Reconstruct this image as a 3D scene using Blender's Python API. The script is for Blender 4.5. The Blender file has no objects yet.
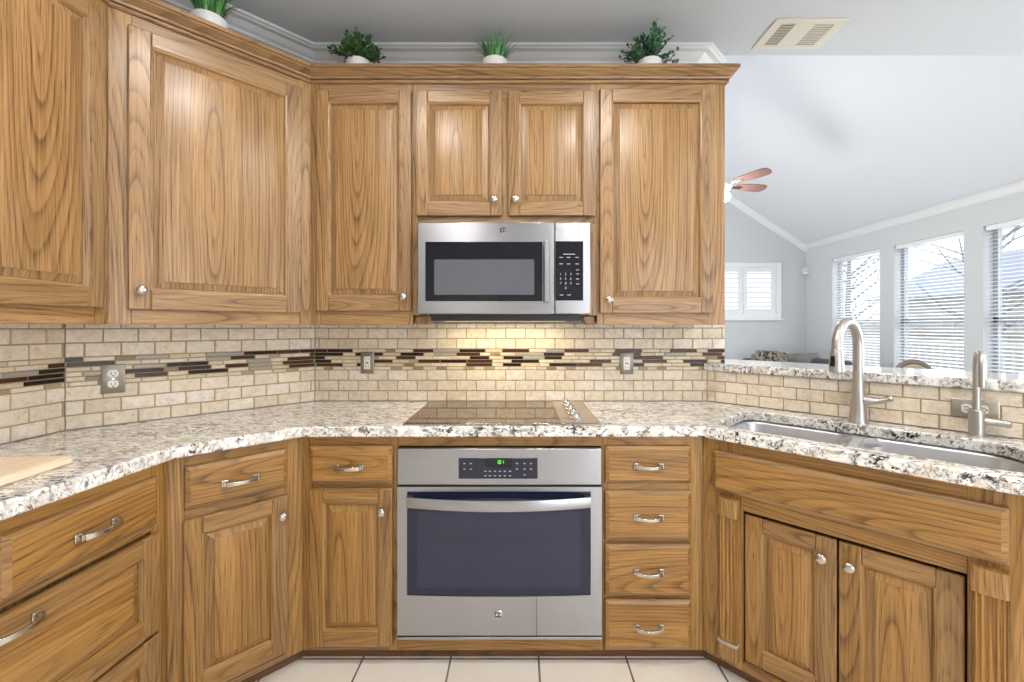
import bpy, bmesh, math, random
from mathutils import Vector, Matrix
random.seed(11)
SC = bpy.context.scene
COL = SC.collection
PI = math.pi

# ------------------------------------------------------------------ camera, world, exposure
cam = bpy.data.cameras.new('camera'); cam_o = bpy.data.objects.new('camera', cam); COL.objects.link(cam_o)
cam_o.location = (0, 0, 1.34); cam_o.rotation_euler = (PI/2, 0, 0)
cam.sensor_width = 36.0; cam.lens = 424.0/1024.0*36.0
cam.shift_x = -6.0/1024.0; cam.shift_y = -14.0/1024.0
cam.clip_start = 0.02; cam.clip_end = 200
SC.camera = cam_o
SC.view_settings.view_transform = 'Standard'; SC.view_settings.look = 'None'
SC.view_settings.exposure = -0.22; SC.view_settings.gamma = 1.0
SC.view_settings.use_curve_mapping = False
SC.cycles.use_denoising = True
SC.cycles.max_bounces = 8; SC.cycles.diffuse_bounces = 5; SC.cycles.glossy_bounces = 4
SC.cycles.transparent_max_bounces = 12; SC.cycles.transmission_bounces = 6
SC.cycles.caustics_reflective = False; SC.cycles.caustics_refractive = False
SC.cycles.sample_clamp_indirect = 6

W = bpy.data.worlds.new('sky'); SC.world = W; W.use_nodes = True
wn = W.node_tree.nodes; wl = W.node_tree.links
bg = wn['Background']; bg.inputs[1].default_value = 1.6
tcw = wn.new('ShaderNodeTexCoord'); sepw = wn.new('ShaderNodeSeparateXYZ'); rmp = wn.new('ShaderNodeValToRGB')
wl.new(tcw.outputs['Generated'], sepw.inputs[0]); wl.new(sepw.outputs['Z'], rmp.inputs[0]); wl.new(rmp.outputs[0], bg.inputs[0])
rmp.color_ramp.elements[0].position = 0.0; rmp.color_ramp.elements[0].color = (0.93, 0.96, 1.0, 1)
rmp.color_ramp.elements[1].position = 0.7; rmp.color_ramp.elements[1].color = (0.70, 0.83, 1.0, 1)

def lamp(name, kind, loc, energy, color=(1,1,1), rot=(0,0,0), parent=None, **kw):
    d = bpy.data.lights.new(name, kind); d.energy = energy; d.color = color
    for k, v in kw.items(): setattr(d, k, v)
    o = bpy.data.objects.new(name, d); COL.objects.link(o); o.location = loc; o.rotation_euler = rot
    if parent: o.parent = parent
    return o
COOL = (0.86, 0.92, 1.0); WARM = (1.0, 0.96, 0.91)
# front fill from an added, unseen patio door; daylight at the three family room windows
lamp('patio_fill', 'AREA', (2.10, -2.13, 1.25), 54, COOL, (-PI/2, 0, PI), shape='RECTANGLE', size=2.2, size_y=2.0)
for i, yy in enumerate((6.68, 5.51, 4.36)):
    lamp('window_daylight', 'AREA', (5.75, yy, 1.75), 30, COOL, (0, PI/2, 0), shape='RECTANGLE', size=2.2, size_y=1.0)
lamp('nook_fill', 'AREA', (5.36, 1.05, 1.52), 115, COOL, (0, PI/2, 0), shape='RECTANGLE', size=1.8, size_y=1.7)  # unseen nook window, added for a bluish sheen on the diagonal door
lamp('west_fill', 'AREA', (-1.9, 5.0, 1.7), 120, COOL, (0, -PI/2, 0), shape='RECTANGLE', size=2.2, size_y=3.0)  # fill lamp at an unseen west opening, added to brighten the family room

# ------------------------------------------------------------------ helpers
def M4(loc=(0,0,0), rz=0.0): return Matrix.Translation(loc) @ Matrix.Rotation(rz, 4, 'Z')
AX = {'x': 0, 'y': 1, 'z': 2}

class MB:
    """collects faces with texture coordinates in metres and links them as one mesh object"""
    def __init__(s): s.v = []; s.f = []; s.uv = []; s.mi = []; s.sm = []
    def face(s, pts, uvs=None, mi=0, smooth=False):
        b = len(s.v); s.v += [tuple(p) for p in pts]; s.f.append(tuple(range(b, b+len(pts))))
        s.uv.append(uvs or [(p[0], p[2]) for p in pts]); s.mi.append(mi); s.sm.append(smooth)
    def poly(s, verts, faces, uvf=None, mi=0, smooth=False):
        b = len(s.v); s.v += [tuple(p) for p in verts]
        for f in faces:
            s.f.append(tuple(b+i for i in f))
            s.uv.append([uvf(verts[i]) for i in f] if uvf else [(verts[i][0], verts[i][2]) for i in f])
            s.mi.append(mi); s.sm.append(smooth)
    def box(s, x0, x1, y0, y1, z0, z1, g='z', mi=0, off=None):
        vs = [(x0,y0,z0),(x1,y0,z0),(x1,y1,z0),(x0,y1,z0),(x0,y0,z1),(x1,y0,z1),(x1,y1,z1),(x0,y1,z1)]
        fs = [(0,1,5,4),(1,2,6,5),(2,3,7,6),(3,0,4,7),(4,5,6,7),(3,2,1,0)]
        na = [1,0,1,0,2,2]; a = AX[g]; c = ((x0+x1)/2,(y0+y1)/2,(z0+z1)/2)
        ru, rv = off or (random.uniform(-.05,.05), random.uniform(-.6,.6))
        b = len(s.v); s.v += vs
        for f, n in zip(fs, na):
            ax = a if a != n else [i for i in (0,1,2) if i != n][1]
            cr = [i for i in (0,1,2) if i != n and i != ax][0]
            s.f.append(tuple(b+i for i in f)); s.mi.append(mi); s.sm.append(False)
            s.uv.append([(vs[i][cr]-c[cr]+ru, vs[i][ax]-c[ax]+rv) for i in f])
    def prism(s, pts, z0, z1, mi=0, smooth=False, axis='z'):
        n = len(pts); a = sum(pts[i][0]*pts[(i+1)%n][1]-pts[(i+1)%n][0]*pts[i][1] for i in range(n))
        if a < 0: pts = pts[::-1]
        def P(p, z): return (p[0], p[1], z) if axis == 'z' else ((p[0], -z, p[1]) if axis == 'y' else (z, p[0], p[1]))
        vs = [P(p, z0) for p in pts]+[P(p, z1) for p in pts]
        fs = [(i, (i+1)%n, n+(i+1)%n, n+i) for i in range(n)]
        b = len(s.v); s.v += vs
        per = [0]
        for i in range(n): per.append(per[-1]+math.dist(pts[i], pts[(i+1)%n]))
        for i, f in enumerate(fs):
            s.f.append(tuple(b+k for k in f)); s.mi.append(mi); s.sm.append(smooth)
            s.uv.append([(per[i],z0),(per[i+1],z0),(per[i+1],z1),(per[i],z1)])
        for f in (tuple(range(n, 2*n)), tuple(range(n-1, -1, -1))):
            s.f.append(tuple(b+k for k in f)); s.mi.append(mi); s.sm.append(False)
            s.uv.append([(pts[k % n][0], pts[k % n][1]) for k in f])
    def lathe(s, prof, c=(0,0,0), axis='z', seg=24, mi=0, cap=True):
        def P(r, t, h):
            p = (r*math.cos(t), r*math.sin(t), h)
            if axis == 'y': p = (p[0], -p[2], p[1])      # height runs outwards, towards -y
            elif axis == 'x': p = (p[2], p[0], p[1])
            return (c[0]+p[0], c[1]+p[1], c[2]+p[2])
        vs = [P(r, 2*PI*k/seg, h) for r, h in prof for k in range(seg)]
        fs = [(i*seg+k, i*seg+(k+1)%seg, (i+1)*seg+(k+1)%seg, (i+1)*seg+k) for i in range(len(prof)-1) for k in range(seg)]
        if cap: fs += [tuple(range(seg-1, -1, -1)), tuple((len(prof)-1)*seg+k for k in range(seg))]
        s.poly(vs, fs, None, mi, True)
    def tube(s, path, rad, seg=14, mi=0, flat=1.0):
        path = [Vector(p) for p in path]; n = len(path)
        rad = rad if isinstance(rad, (list, tuple)) else [rad]*n
        vs = []; t0 = (path[1]-path[0]).normalized()
        up = Vector((0,0,1)) if abs(t0.z) < .9 else Vector((1,0,0))
        nx = t0.cross(up).normalized()
        for i in range(n):
            t = (path[min(i+1,n-1)]-path[max(i-1,0)]).normalized()
            nx = (nx-t*nx.dot(t)).normalized(); ny = t.cross(nx)
            for k in range(seg):
                a = 2*PI*k/seg; vs.append(path[i]+(nx*math.cos(a)+ny*math.sin(a)*flat)*rad[i])
        fs = [(i*seg+k, i*seg+(k+1)%seg, (i+1)*seg+(k+1)%seg, (i+1)*seg+k) for i in range(n-1) for k in range(seg)]
        fs += [tuple(range(seg-1,-1,-1)), tuple((n-1)*seg+k for k in range(seg))]
        s.poly([tuple(v) for v in vs], fs, None, mi, True)
    def sweep(s, prof, path, mi=0, closed_prof=True, caps=True):
        """profile of (outwards, z) along a plan path with mitred corners; outwards is to the right of the path"""
        path = [Vector((p[0], p[1])) for p in path]; n = len(path); m = len(prof)
        dirs = [(path[i+1]-path[i]).normalized() for i in range(n-1)]
        nor = [Vector((d.y, -d.x)) for d in dirs]
        off = []
        for i in range(n):
            if i == 0: off.append(nor[0])
            elif i == n-1: off.append(nor[-1])
            else:
                b = (nor[i-1]+nor[i]).normalized(); off.append(b/ max(.2, b.dot(nor[i])))
        L = [0]
        for i in range(n-1): L.append(L[-1]+(path[i+1]-path[i]).length)
        pl = [0]
        for j in range(m): pl.append(pl[-1]+math.dist(prof[j], prof[(j+1)%m]))
        for i in range(n-1):
            ru, rv = random.uniform(-.3,.3), random.uniform(-1,1)
            ring = [[(path[k].x+off[k].x*o, path[k].y+off[k].y*o, z) for o, z in prof] for k in (i, i+1)]
            vs = ring[0]+ring[1]; b = len(s.v); s.v += vs
            for j in range(m if closed_prof else m-1):
                j2 = (j+1) % m
                s.f.append((b+j, b+j2, b+m+j2, b+m+j)); s.mi.append(mi); s.sm.append(False)
                s.uv.append([(pl[j]+ru, L[i]+rv),(pl[j+1]+ru, L[i]+rv),(pl[j+1]+ru, L[i+1]+rv),(pl[j]+ru, L[i+1]+rv)])
            if caps and closed_prof:
                if i == 0: s.f.append(tuple(range(b+m-1, b-1, -1))); s.uv.append([(0,0)]*m); s.mi.append(mi); s.sm.append(False)
                if i == n-2: s.f.append(tuple(range(b+m, b+2*m))); s.uv.append([(0,0)]*m); s.mi.append(mi); s.sm.append(False)
    def build(s, name, mats, parent=None, bevel=0, seg=2, loc=None, rot=None, angle=35, auto=True):
        me = bpy.data.meshes.new(name); me.from_pydata(s.v, [], s.f); me.update()
        ul = me.uv_layers.new(name='UVMap'); flat = [c for f in s.uv for p in f for c in p]
        ul.data.foreach_set('uv', flat)
        me.polygons.foreach_set('material_index', s.mi); me.polygons.foreach_set('use_smooth', [True if auto else x for x in s.sm])
        for m in (mats if isinstance(mats, (list, tuple)) else [mats]): me.materials.append(m)
        bm = bmesh.new(); bm.from_mesh(me); bmesh.ops.recalc_face_normals(bm, faces=bm.faces); bm.to_mesh(me); bm.free()
        if auto: me.set_sharp_from_angle(angle=math.radians(angle))
        o = bpy.data.objects.new(name, me); COL.objects.link(o)
        if parent: o.parent = parent
        if loc: o.location = loc
        if rot: o.rotation_euler = rot
        if bevel:
            b = o.modifiers.new('bevel', 'BEVEL'); b.width = bevel; b.segments = seg; b.limit_method = 'ANGLE'; b.angle_limit = math.radians(40)
        return o

def tag(o, label, cat, group=None, kind=None):
    if label: o['label'] = label
    if cat: o['category'] = cat
    if group: o['group'] = group
    if kind: o['kind'] = kind
    return o
def thing(name, label, cat, loc=(0,0,0), rz=0.0, group=None):
    o = bpy.data.objects.new(name, None); COL.objects.link(o); o.location = loc; o.rotation_euler = (0,0,rz); o.empty_display_size = .1
    return tag(o, label, cat, group)
def struct(o): o['kind'] = 'structure'; return o

# ------------------------------------------------------------------ materials
def srgb(r, g, b):
    f = lambda c: (c/255/12.92) if c/255 <= .04045 else ((c/255+.055)/1.055)**2.4
    return (f(r), f(g), f(b), 1)
class NT:
    def __init__(s, name):
        s.m = bpy.data.materials.new(name); s.m.use_nodes = True; s.t = s.m.node_tree; s.p = s.t.nodes['Principled BSDF']
    def n(s, t, **kw):
        o = s.t.nodes.new('ShaderNode'+t)
        for k, v in kw.items(): setattr(o, k, v)
        return o
    def lk(s, a, b): s.t.links.new(a, b)
    def val(s, sock, v):
        if hasattr(v, 'is_linked') or hasattr(v, 'links'): s.lk(v, sock)
        else: sock.default_value = v
    def math(s, op, a, b=0.0, c=None):
        o = s.n('Math', operation=op); s.val(o.inputs[0], a); s.val(o.inputs[1], b)
        if c is not None: s.val(o.inputs[2], c)
        return o.outputs[0]
    def mix(s, f, a, b, mode='MIX'):
        o = s.n('Mix', data_type='RGBA', blend_type=mode); s.val(o.inputs[0], f); s.val(o.inputs[6], a); s.val(o.inputs[7], b); return o.outputs[2]
    def ramp(s, f, *stops, interp='LINEAR'):
        o = s.n('ValToRGB'); e = o.color_ramp.elements; o.color_ramp.interpolation = interp
        while len(e) < len(stops): e.new(.5)
        for el, (p, c) in zip(e, stops): el.position = p; el.color = c if isinstance(c, tuple) else (c, c, c, 1)
        s.lk(f, o.inputs[0]); return o.outputs[0]
    def noise(s, vec, scale, detail=2, rough=.5, dist=0.0, w=None):
        o = s.n('TexNoise', noise_dimensions='4D' if w is not None else '3D')
        o.inputs['Scale'].default_value = scale; o.inputs['Detail'].default_value = detail; o.inputs['Roughness'].default_value = rough; o.inputs['Distortion'].default_value = dist
        if vec is not None: s.lk(vec, o.inputs['Vector'])
        if w is not None: s.val(o.inputs['W'], w)
        return o.outputs['Fac']
    def vmul(s, vec, v):
        o = s.n('VectorMath', operation='MULTIPLY'); s.lk(vec, o.inputs[0]); o.inputs[1].default_value = v; return o.outputs[0]
    def bump(s, h, strength, dist=.002):
        o = s.n('Bump'); o.inputs['Strength'].default_value = strength; o.inputs['Distance'].default_value = dist; s.lk(h, o.inputs['Height']); s.lk(o.outputs[0], s.p.inputs['Normal'])
    def set(s, color=None, rough=None, metal=None, **kw):
        if color is not None: s.val(s.p.inputs['Base Color'], color)
        if rough is not None: s.val(s.p.inputs['Roughness'], rough)
        if metal is not None: s.val(s.p.inputs['Metallic'], metal)
        for k, v in kw.items(): s.val(s.p.inputs[k.replace('_', ' ')], v)
        return s.m
def plain(name, rgb, rough=.5, metal=0.0, **kw): return NT(name).set(srgb(*rgb), rough, metal, **kw)

def oak(name, light, mid, dark, rough=.33):
    t = NT(name); uv = t.n('TexCoord').outputs['UV']; rnd = t.n('NewGeometry').outputs['Random Per Island']
    sep = t.n('SeparateXYZ'); t.lk(uv, sep.inputs[0]); u, v = sep.outputs[0], sep.outputs[1]
    w = t.math('MULTIPLY', rnd, 37.0)
    warp = t.noise(t.vmul(uv, (3.4, .42, 1)), 1.0, 2, .5, w=w)
    warp2 = t.noise(t.vmul(uv, (16, 2.6, 1)), 1.0, 2, .5, w=w)
    uo = t.math('ADD', u, t.math('MULTIPLY', t.math('SUBTRACT', rnd, .5), .10))
    vv = t.math('MULTIPLY', v, .10)
    r = t.math('SQRT', t.math('ADD', t.math('MULTIPLY', uo, uo), t.math('MULTIPLY', vv, vv)))
    r = t.math('ADD', r, t.math('MULTIPLY', t.math('SUBTRACT', warp, .5), .115))
    r = t.math('ADD', r, t.math('MULTIPLY', t.math('SUBTRACT', warp2, .5), .013))
    saw = t.math('FRACT', t.math('MULTIPLY', r, 84.0))
    line = t.ramp(saw, (0.0, 1.0), (.12, .6), (.38, .15), (.88, .02), (1.0, .8))
    rv = t.n('CombineXYZ'); t.lk(t.math('MULTIPLY', r, 42.0), rv.inputs[0]); t.lk(t.math('MULTIPLY', v, .6), rv.inputs[1]); t.lk(w, rv.inputs[2])
    band = t.noise(rv.outputs[0], 1.0, 2, .6)
    pores = t.noise(t.vmul(uv, (360, 7, 1)), 1.0, 2, .6, w=w)
    pore = t.ramp(pores, (.48, 0.0), (.66, 1.0))
    fine = t.noise(t.vmul(uv, (130, 2.0, 1)), 1.0, 3, .65, w=w)
    big = t.noise(t.vmul(uv, (5, 1.1, 1)), 1.0, 3, .55, w=w)
    c = t.mix(t.ramp(t.math('ADD', t.math('MULTIPLY', fine, .5), t.math('MULTIPLY', band, .5)), (.36, 0.0), (.64, 1.0)), light, mid)
    c = t.mix(t.math('MULTIPLY', t.math('MULTIPLY', line, .82), t.math('MULTIPLY', t.ramp(band, (.38, .10), (.62, 1.0)), t.ramp(fine, (.25, .45), (.65, 1.0)))), c, dark)
    c = t.mix(t.math('MULTIPLY', t.math('MULTIPLY', pore, t.math('ADD', line, .75)), .5), c, dark)
    hs = t.n('HueSaturation'); t.lk(c, hs.inputs['Color'])
    t.lk(t.math('ADD', t.math('MULTIPLY', rnd, .22), t.math('ADD', t.math('MULTIPLY', big, .3), .74)), hs.inputs['Value'])
    t.lk(t.math('ADD', t.math('MULTIPLY', rnd, .12), .92), hs.inputs['Saturation'])
    t.bump(t.math('SUBTRACT', 1.0, t.math('MULTIPLY', pore, line)), .18, .001)
    return t.set(hs.outputs[0], t.math('ADD', t.math('MULTIPLY', fine, .12), rough-.05))
OAK = oak('oak_honey', srgb(178,141,97), srgb(144,108,68), srgb(66,43,24), .30)
OAKD = oak('oak_worn', srgb(176,134,78), srgb(142,102,54), srgb(66,42,20), .36)
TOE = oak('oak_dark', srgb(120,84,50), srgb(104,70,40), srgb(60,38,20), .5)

def granite():
    t = NT('granite'); co = t.n('TexCoord').outputs['Object']
    st = t.n('Mapping'); st.inputs['Rotation'].default_value = (0, 0, .5); st.inputs['Scale'].default_value = (1.0, 1.9, 1.4); t.lk(co, st.inputs[0]); p = st.outputs[0]
    n1 = t.noise(p, 9, 4, .6, 1.2); n2 = t.noise(p, 22, 4, .62, 1.0); n3 = t.noise(p, 46, 3, .6, .6); n4 = t.noise(p, 15, 5, .68, 1.8); n5 = t.noise(p, 5, 2, .5)
    c = t.mix(t.ramp(n2, (.42, 0.0), (.60, 1.0)), srgb(242,242,240), srgb(212,207,200))
    c = t.mix(t.math('MULTIPLY', t.ramp(n1, (.52, 0.0), (.66, 1.0)), .48), c, srgb(204,172,120))
    c = t.mix(t.ramp(n3, (.55, 0.0), (.64, .8)), c, srgb(140,136,136))
    c = t.mix(t.ramp(n4, (.56, 0.0), (.60, .85)), c, srgb(106,86,68))
    blk = t.math('MULTIPLY', t.ramp(t.noise(p, 30, 4, .66, 1.2), (.54, 0.0), (.575, 1.0)), t.ramp(n5, (.42, .25), (.58, 1.0)))
    c = t.mix(blk, c, srgb(36,36,42))
    c = t.mix(t.ramp(t.noise(p, 17, 4, .66, 1.2), (.54, 0.0), (.60, .85)), c, srgb(248,246,242))
    return t.set(c, .12, Coat_Weight=.3, Coat_Roughness=.05)
GRAN = granite()

def stone(name, cols, pit=.35, rough=.5):
    t = NT(name); co = t.n('TexCoord').outputs['Object']; rnd = t.n('NewGeometry').outputs['Random Per Island']
    c = t.ramp(rnd, *[(i/len(cols), srgb(*k)) for i, k in enumerate(cols)])
    n = t.noise(co, 38, 5, .65, .4, w=t.math('MULTIPLY', rnd, 20)); n2 = t.noise(co, 150, 4, .7, .8, w=t.math('MULTIPLY', rnd, 20))
    c = t.mix(t.ramp(n, (.38, 0.0), (.68, .45)), c, srgb(188,166,132))
    pits = t.math('MULTIPLY', t.ramp(n2, (.56, 0.0), (.63, 1.0)), t.ramp(n, (.45, .2), (.6, 1.0)))
    c = t.mix(t.math('MULTIPLY', pits, pit), c, srgb(120,98,72))
    t.bump(t.math('SUBTRACT', n, pits), .25, .002)
    return t.set(c, rough)
TRAV = stone('travertine', [(238,226,206),(228,213,190),(243,235,222),(218,204,182),(240,226,200),(233,220,200)], .6, .42)
TBEIGE = stone('mosaic_beige', [(222,206,178),(208,190,160),(230,216,192)], .1, .35)
TTAUPE = stone('mosaic_taupe', [(150,130,100),(132,112,86),(164,146,116)], .5, .4)
TGREY = plain('mosaic_grey_glass', (164,158,146), .25)
TBROWN = plain('mosaic_brown_glass', (74,40,26), .22, Specular_IOR_Level=.3)
TBLACK = plain('mosaic_dark_glass', (38,22,18), .2, Specular_IOR_Level=.3)
GROUT = plain('grout', (168,150,122), .85)

def wallmat(name, rgb, bumpy=.12, scale=90, rough=.75):
    t = NT(name); co = t.n('TexCoord').outputs['Object']; t.bump(t.noise(co, scale, 4, .6), bumpy, .004); return t.set(srgb(*rgb), rough)
WALL = wallmat('paint_grey', (206,208,208)); CEIL = wallmat('ceiling_texture', (200,203,207), .35, 60); VAULT = wallmat('vault_paint', (219,221,226), .1, 80)
WHITE = plain('white_paint', (236,236,236), .35); TRIMW = plain('trim_white', (228,228,228), .4)

def steel(name, rgb=(190,190,192), rough=.26, stretch=(1,1,220), aniso=0):
    t = NT(name); co = t.n('TexCoord').outputs['Object']; n = t.noise(t.vmul(co, stretch), 3.0, 2, .6)
    t.bump(n, .03, .001)
    if aniso:
        tg = t.n('Tangent', direction_type='RADIAL', axis='Z'); t.lk(tg.outputs[0], t.p.inputs['Tangent']); t.p.inputs['Anisotropic'].default_value = aniso; t.p.inputs['Anisotropic Rotation'].default_value = .25
    return t.set(srgb(*rgb), t.math('ADD', t.math('MULTIPLY', n, .14), rough-.07), 1.0)
STEEL = steel('stainless_steel', (176,176,180), .30, aniso=.75); NICKEL = plain('satin_nickel', (196,190,182), .24, 1.0); CHROME = plain('chrome', (222,222,224), .08, 1.0)
FAUC = steel('brushed_nickel', (188,184,178), .38, (160,160,2)); BOWL = steel('sink_steel', (208,208,211), .38, (3,3,120))
BLACKG = plain('black_glass', (16,18,26), .04); DARKG = plain('oven_glass', (34,36,58), .05); SCREEN = plain('window_mesh', (92,94,102), .06); PANELB = plain('panel_black', (18,19,24), .12)  # oven glass: bluish tint in the base colour imitates window reflections
DARK = plain('dark_gap', (14,13,12), .6); COOKREFL = plain('cooktop_glass', (112,94,74), .03, .5, IOR=2.4); STRIP = plain('control_strip', (150,132,112), .12); PRINT = plain('print_grey', (176,178,182), .5)  # cooktop: black glass given a tan metallic colour standing in for tile reflections
PLATE = plain('outlet_plate', (150,142,130), .34, .75); SOCK = plain('socket_white', (236,232,224), .35); PLATEB = plain('outlet_plate_brass', (172,162,146), .34, .7)
CUTB = oak('maple_board', srgb(240,224,198), srgb(234,214,184), srgb(214,190,154), .5)
POT = plain('white_ceramic', (232,232,230), .35); SOIL = plain('potting_soil', (44,34,26), .9)
def emit(name, rgb, st):
    t = NT(name); t.set(srgb(*rgb), .4); t.p.inputs['Emission Color'].default_value = srgb(*rgb); t.p.inputs['Emission Strength'].default_value = st; return t.m
LED = emit('display_green', (70,235,70), .8); GLOBE = emit('lit_globe', (255,250,238), 9.0); CAN = emit('lit_lens', (255,244,224), 6.0)
def leafmat(name, a, b):
    t = NT(name); rnd = t.n('NewGeometry').outputs['Random Per Island']; c = t.ramp(rnd, (0.0, srgb(*a)), (1.0, srgb(*b)))
    return t.set(c, .42, Subsurface_Weight=0.0)
BOXL = leafmat('leaf_boxwood', (26,62,30), (78,124,66)); BLUEL = leafmat('leaf_bluegreen', (34,78,52), (96,146,104)); BLADE = leafmat('leaf_grass', (24,84,34), (96,166,82)); STEM = plain('stem', (70,62,36), .7)

def floormat():
    t = NT('floor_tile'); co = t.n('TexCoord').outputs['Object']
    mp = t.n('Mapping'); mp.inputs['Location'].default_value = (.272+.355*20, -1.712+.355*20, 0); t.lk(co, mp.inputs[0])
    b = t.n('TexBrick'); b.offset = 0.0; t.lk(mp.outputs[0], b.inputs['Vector']); b.inputs['Scale'].default_value = 1.0
    b.inputs['Brick Width'].default_value = .355; b.inputs['Row Height'].default_value = .355; b.inputs['Mortar Size'].default_value = .004; b.inputs['Mortar Smooth'].default_value = .1
    b.inputs['Color1'].default_value = srgb(240,234,224); b.inputs['Color2'].default_value = srgb(234,227,216); b.inputs['Mortar'].default_value = srgb(70,60,52)
    n = t.noise(co, 6, 5, .6, .5)
    c = t.mix(t.ramp(n, (.35, 0.0), (.7, .35)), b.outputs['Color'], srgb(220,208,190))
    t.bump(t.math('SUBTRACT', 1.0, b.outputs['Fac']), .3, .002)
    return t.set(c, .22)
FLOORM = floormat()
FAB = plain('sofa_fabric', (100,97,96), .9); FABL = plain('cushion_fabric', (122,117,113), .9); CHAIRF = plain('chair_frame', (120,112,100), .5); LINEN = plain('linen', (176,160,138), .9)
def leopard():
    t = NT('mottled_fabric'); co = t.n('TexCoord').outputs['Object']; n = t.noise(co, 24, 2, .5); return t.set(t.ramp(n, (.44, srgb(52,46,42)), (.54, srgb(150,138,120))), .9)
LEO = leopard()
GLASS = NT('pane_glass'); _g = GLASS.n('BsdfTransparent'); _gl = GLASS.n('BsdfGlossy'); _gl.inputs['Roughness'].default_value = .02; _mx = GLASS.n('MixShader'); _mx.inputs[0].default_value = .06
GLASS.lk(_g.outputs[0], _mx.inputs[1]); GLASS.lk(_gl.outputs[0], _mx.inputs[2]); GLASS.lk(_mx.outputs[0], GLASS.t.nodes['Material Output'].inputs[0]); GLASS = GLASS.m
BLADEW = oak('fan_blade', srgb(126,100,92), srgb(108,82,74), srgb(78,54,46), .3)

# ------------------------------------------------------------------ the plan (metres): every run has an origin and a direction
S = math.sqrt(.5); LL = math.hypot(.054, 1); DL = (.054/LL, 1/LL)
WA = (-1.695, 1.587); WB = (-1.063, 2.22); WC = (.9896, 2.22)          # tiled wall corners
BA = (-1.15, 1.389); BB = (-.854, 1.685); BC = (.735, 1.685)            # base face frame corners
UA = (-1.412, 1.46); UB = (-.943, 1.93); UC = (.942, 1.93)              # upper face frame corners
def along(P, d, u, off=0.0): return (P[0]+d[0]*u+d[1]*off, P[1]+d[1]*u-d[0]*off)   # off: towards the room
DB = (1, 0); DD = (S, S); DS = (S, -S)
ang = lambda d: math.atan2(d[1], d[0])
CEILZ = 2.775; CT = .952; CTH = .043; FZ = .056

# ------------------------------------------------------------------ setting
XR, YF, ZW, SL = 5.3, 7.8, 2.82, .65
m = MB(); m.box(-2.2, XR+.2, -2.4, YF+.2, -.1, 0); struct(m.build('floor', FLOORM, auto=False))
m = MB(); m.box(-2.2, XR+.2, -2.4, 2.24, CEILZ, CEILZ+.12); struct(m.build('ceiling', CEIL, auto=False))
# vaulted ceiling of the family room
XM = 1.65; ZM = ZW+SL*(XR-XM)
m = MB()
m.prism([(XR+.2, ZW-SL*.2), (XM, ZM), (-2.0, ZW), (-2.0, ZW+.12), (XM, ZM+.12), (XR+.2, ZW-SL*.2+.12)], 0, 1)
for i, v in enumerate(m.v): m.v[i] = (v[0], 2.20 if v[2] < .5 else YF+.1, v[1])
struct(m.build('ceiling_vault', VAULT, auto=False))
m = MB(); m.prism([(-2.2, CEILZ+.03), (XR+.2, CEILZ+.03), (XM, ZM+.1)], -2.24, -2.18, axis='y'); struct(m.build('wall_gable', WALL, auto=False))
# kitchen walls
def wall_prism(name, pts, z0, z1, mat=WALL):
    m = MB(); m.prism(pts, z0, z1); return struct(m.build(name, mat, auto=False))
TT = .012
m = MB(); m.prism([(WB[0]-.02, 2.22+TT), (1.084, 2.22+TT), (1.084, 2.35), (WB[0]-.2, 2.35)], 0, 2.3)
m.prism([(WB[0]-.02, 2.22+TT), (.94, 2.22+TT), (1.058, 2.35), (WB[0]-.2, 2.35)], 2.3, CEILZ); struct(m.build('wall_back', WALL, auto=False))
a0, a1 = along(WA, DD, -.02, -TT), along(WB, DD, .02, -TT)
wall_prism('wall_diagonal', [a0, a1, along(WB, DD, .02, -.13), along(WA, DD, -.1, -.13)], 0, CEILZ)
c0, c1 = along(WA, DL, .01, -TT), along(WA, DL, -4.0, -TT)
wall_prism('wall_left', [c0, c1, along(WA, DL, -4.0, -.13), along(WA, DL, .05, -.13)], 0, CEILZ)
d0, d1 = along(WC, DS, 0, -TT), along(WC, DS, 1.6, -TT)
wall_prism('wall_bar', [d0, d1, along(WC, DS, 1.6, -.13), along(WC, DS, .06, -.13)], 0, 1.112)
# rear wall with the white door and a patio opening added out of view for fill light
YB = -2.2
m = MB()
for x0, x1, z0, z1 in ((-2.3, -1.15, 0, CEILZ), (-1.15, -.28, 2.08, CEILZ), (-.28, .95, 0, CEILZ), (.95, 3.25, 2.3, CEILZ), (3.25, XR+.2, 0, CEILZ), (.95, 3.25, 0, .15)): m.box(x0, x1, YB-.12, YB, z0, z1)
struct(m.build('wall_rear', WALL, auto=False))
dr = struct(bpy.data.objects.new('door_1', None)); COL.objects.link(dr); dr.location = (-1.15, YB, 0)
m = MB(); m.box(0, .87, -.06, -.02, 0, 2.08); m.build('door_slab', WHITE, dr)
m = MB()
for z0, z1 in ((.2, .85), (1.0, 1.6), (1.72, 1.98)):
    for x0 in (.1, .48):
        m.box(x0, x0+.29, -.02, -.012, z0, z0+.03); m.box(x0, x0+.29, -.02, -.012, z1-.03, z1); m.box(x0, x0+.03, -.02, -.012, z0, z1); m.box(x0+.26, x0+.29, -.02, -.012, z0, z1)
m.build('panel_molding', TRIMW, dr)
m = MB(); m.lathe([(.03,0),(.03,.008),(.012,.01),(.012,.04),(.03,.05),(.03,.07),(.01,.08)], (.8, -.02, .98), 'y'); o = m.build('door_knob', NICKEL, dr); o.rotation_euler = (0,0,PI); o.location = (1.6, -.04, 0)
wd = struct(bpy.data.objects.new('window_5', None)); COL.objects.link(wd); wd.location = (.95, YB, 0)  # glazed patio door, added together with its fill lamp
m = MB()
for x0, x1, z0, z1 in ((0,.07,.15,2.3),(2.23,2.3,.15,2.3),(1.11,1.19,.15,2.3),(0,2.3,2.22,2.3),(0,2.3,.15,.25)): m.box(x0, x1, -.10, -.04, z0, z1)
m.build('window_frame', WHITE, wd)
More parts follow.
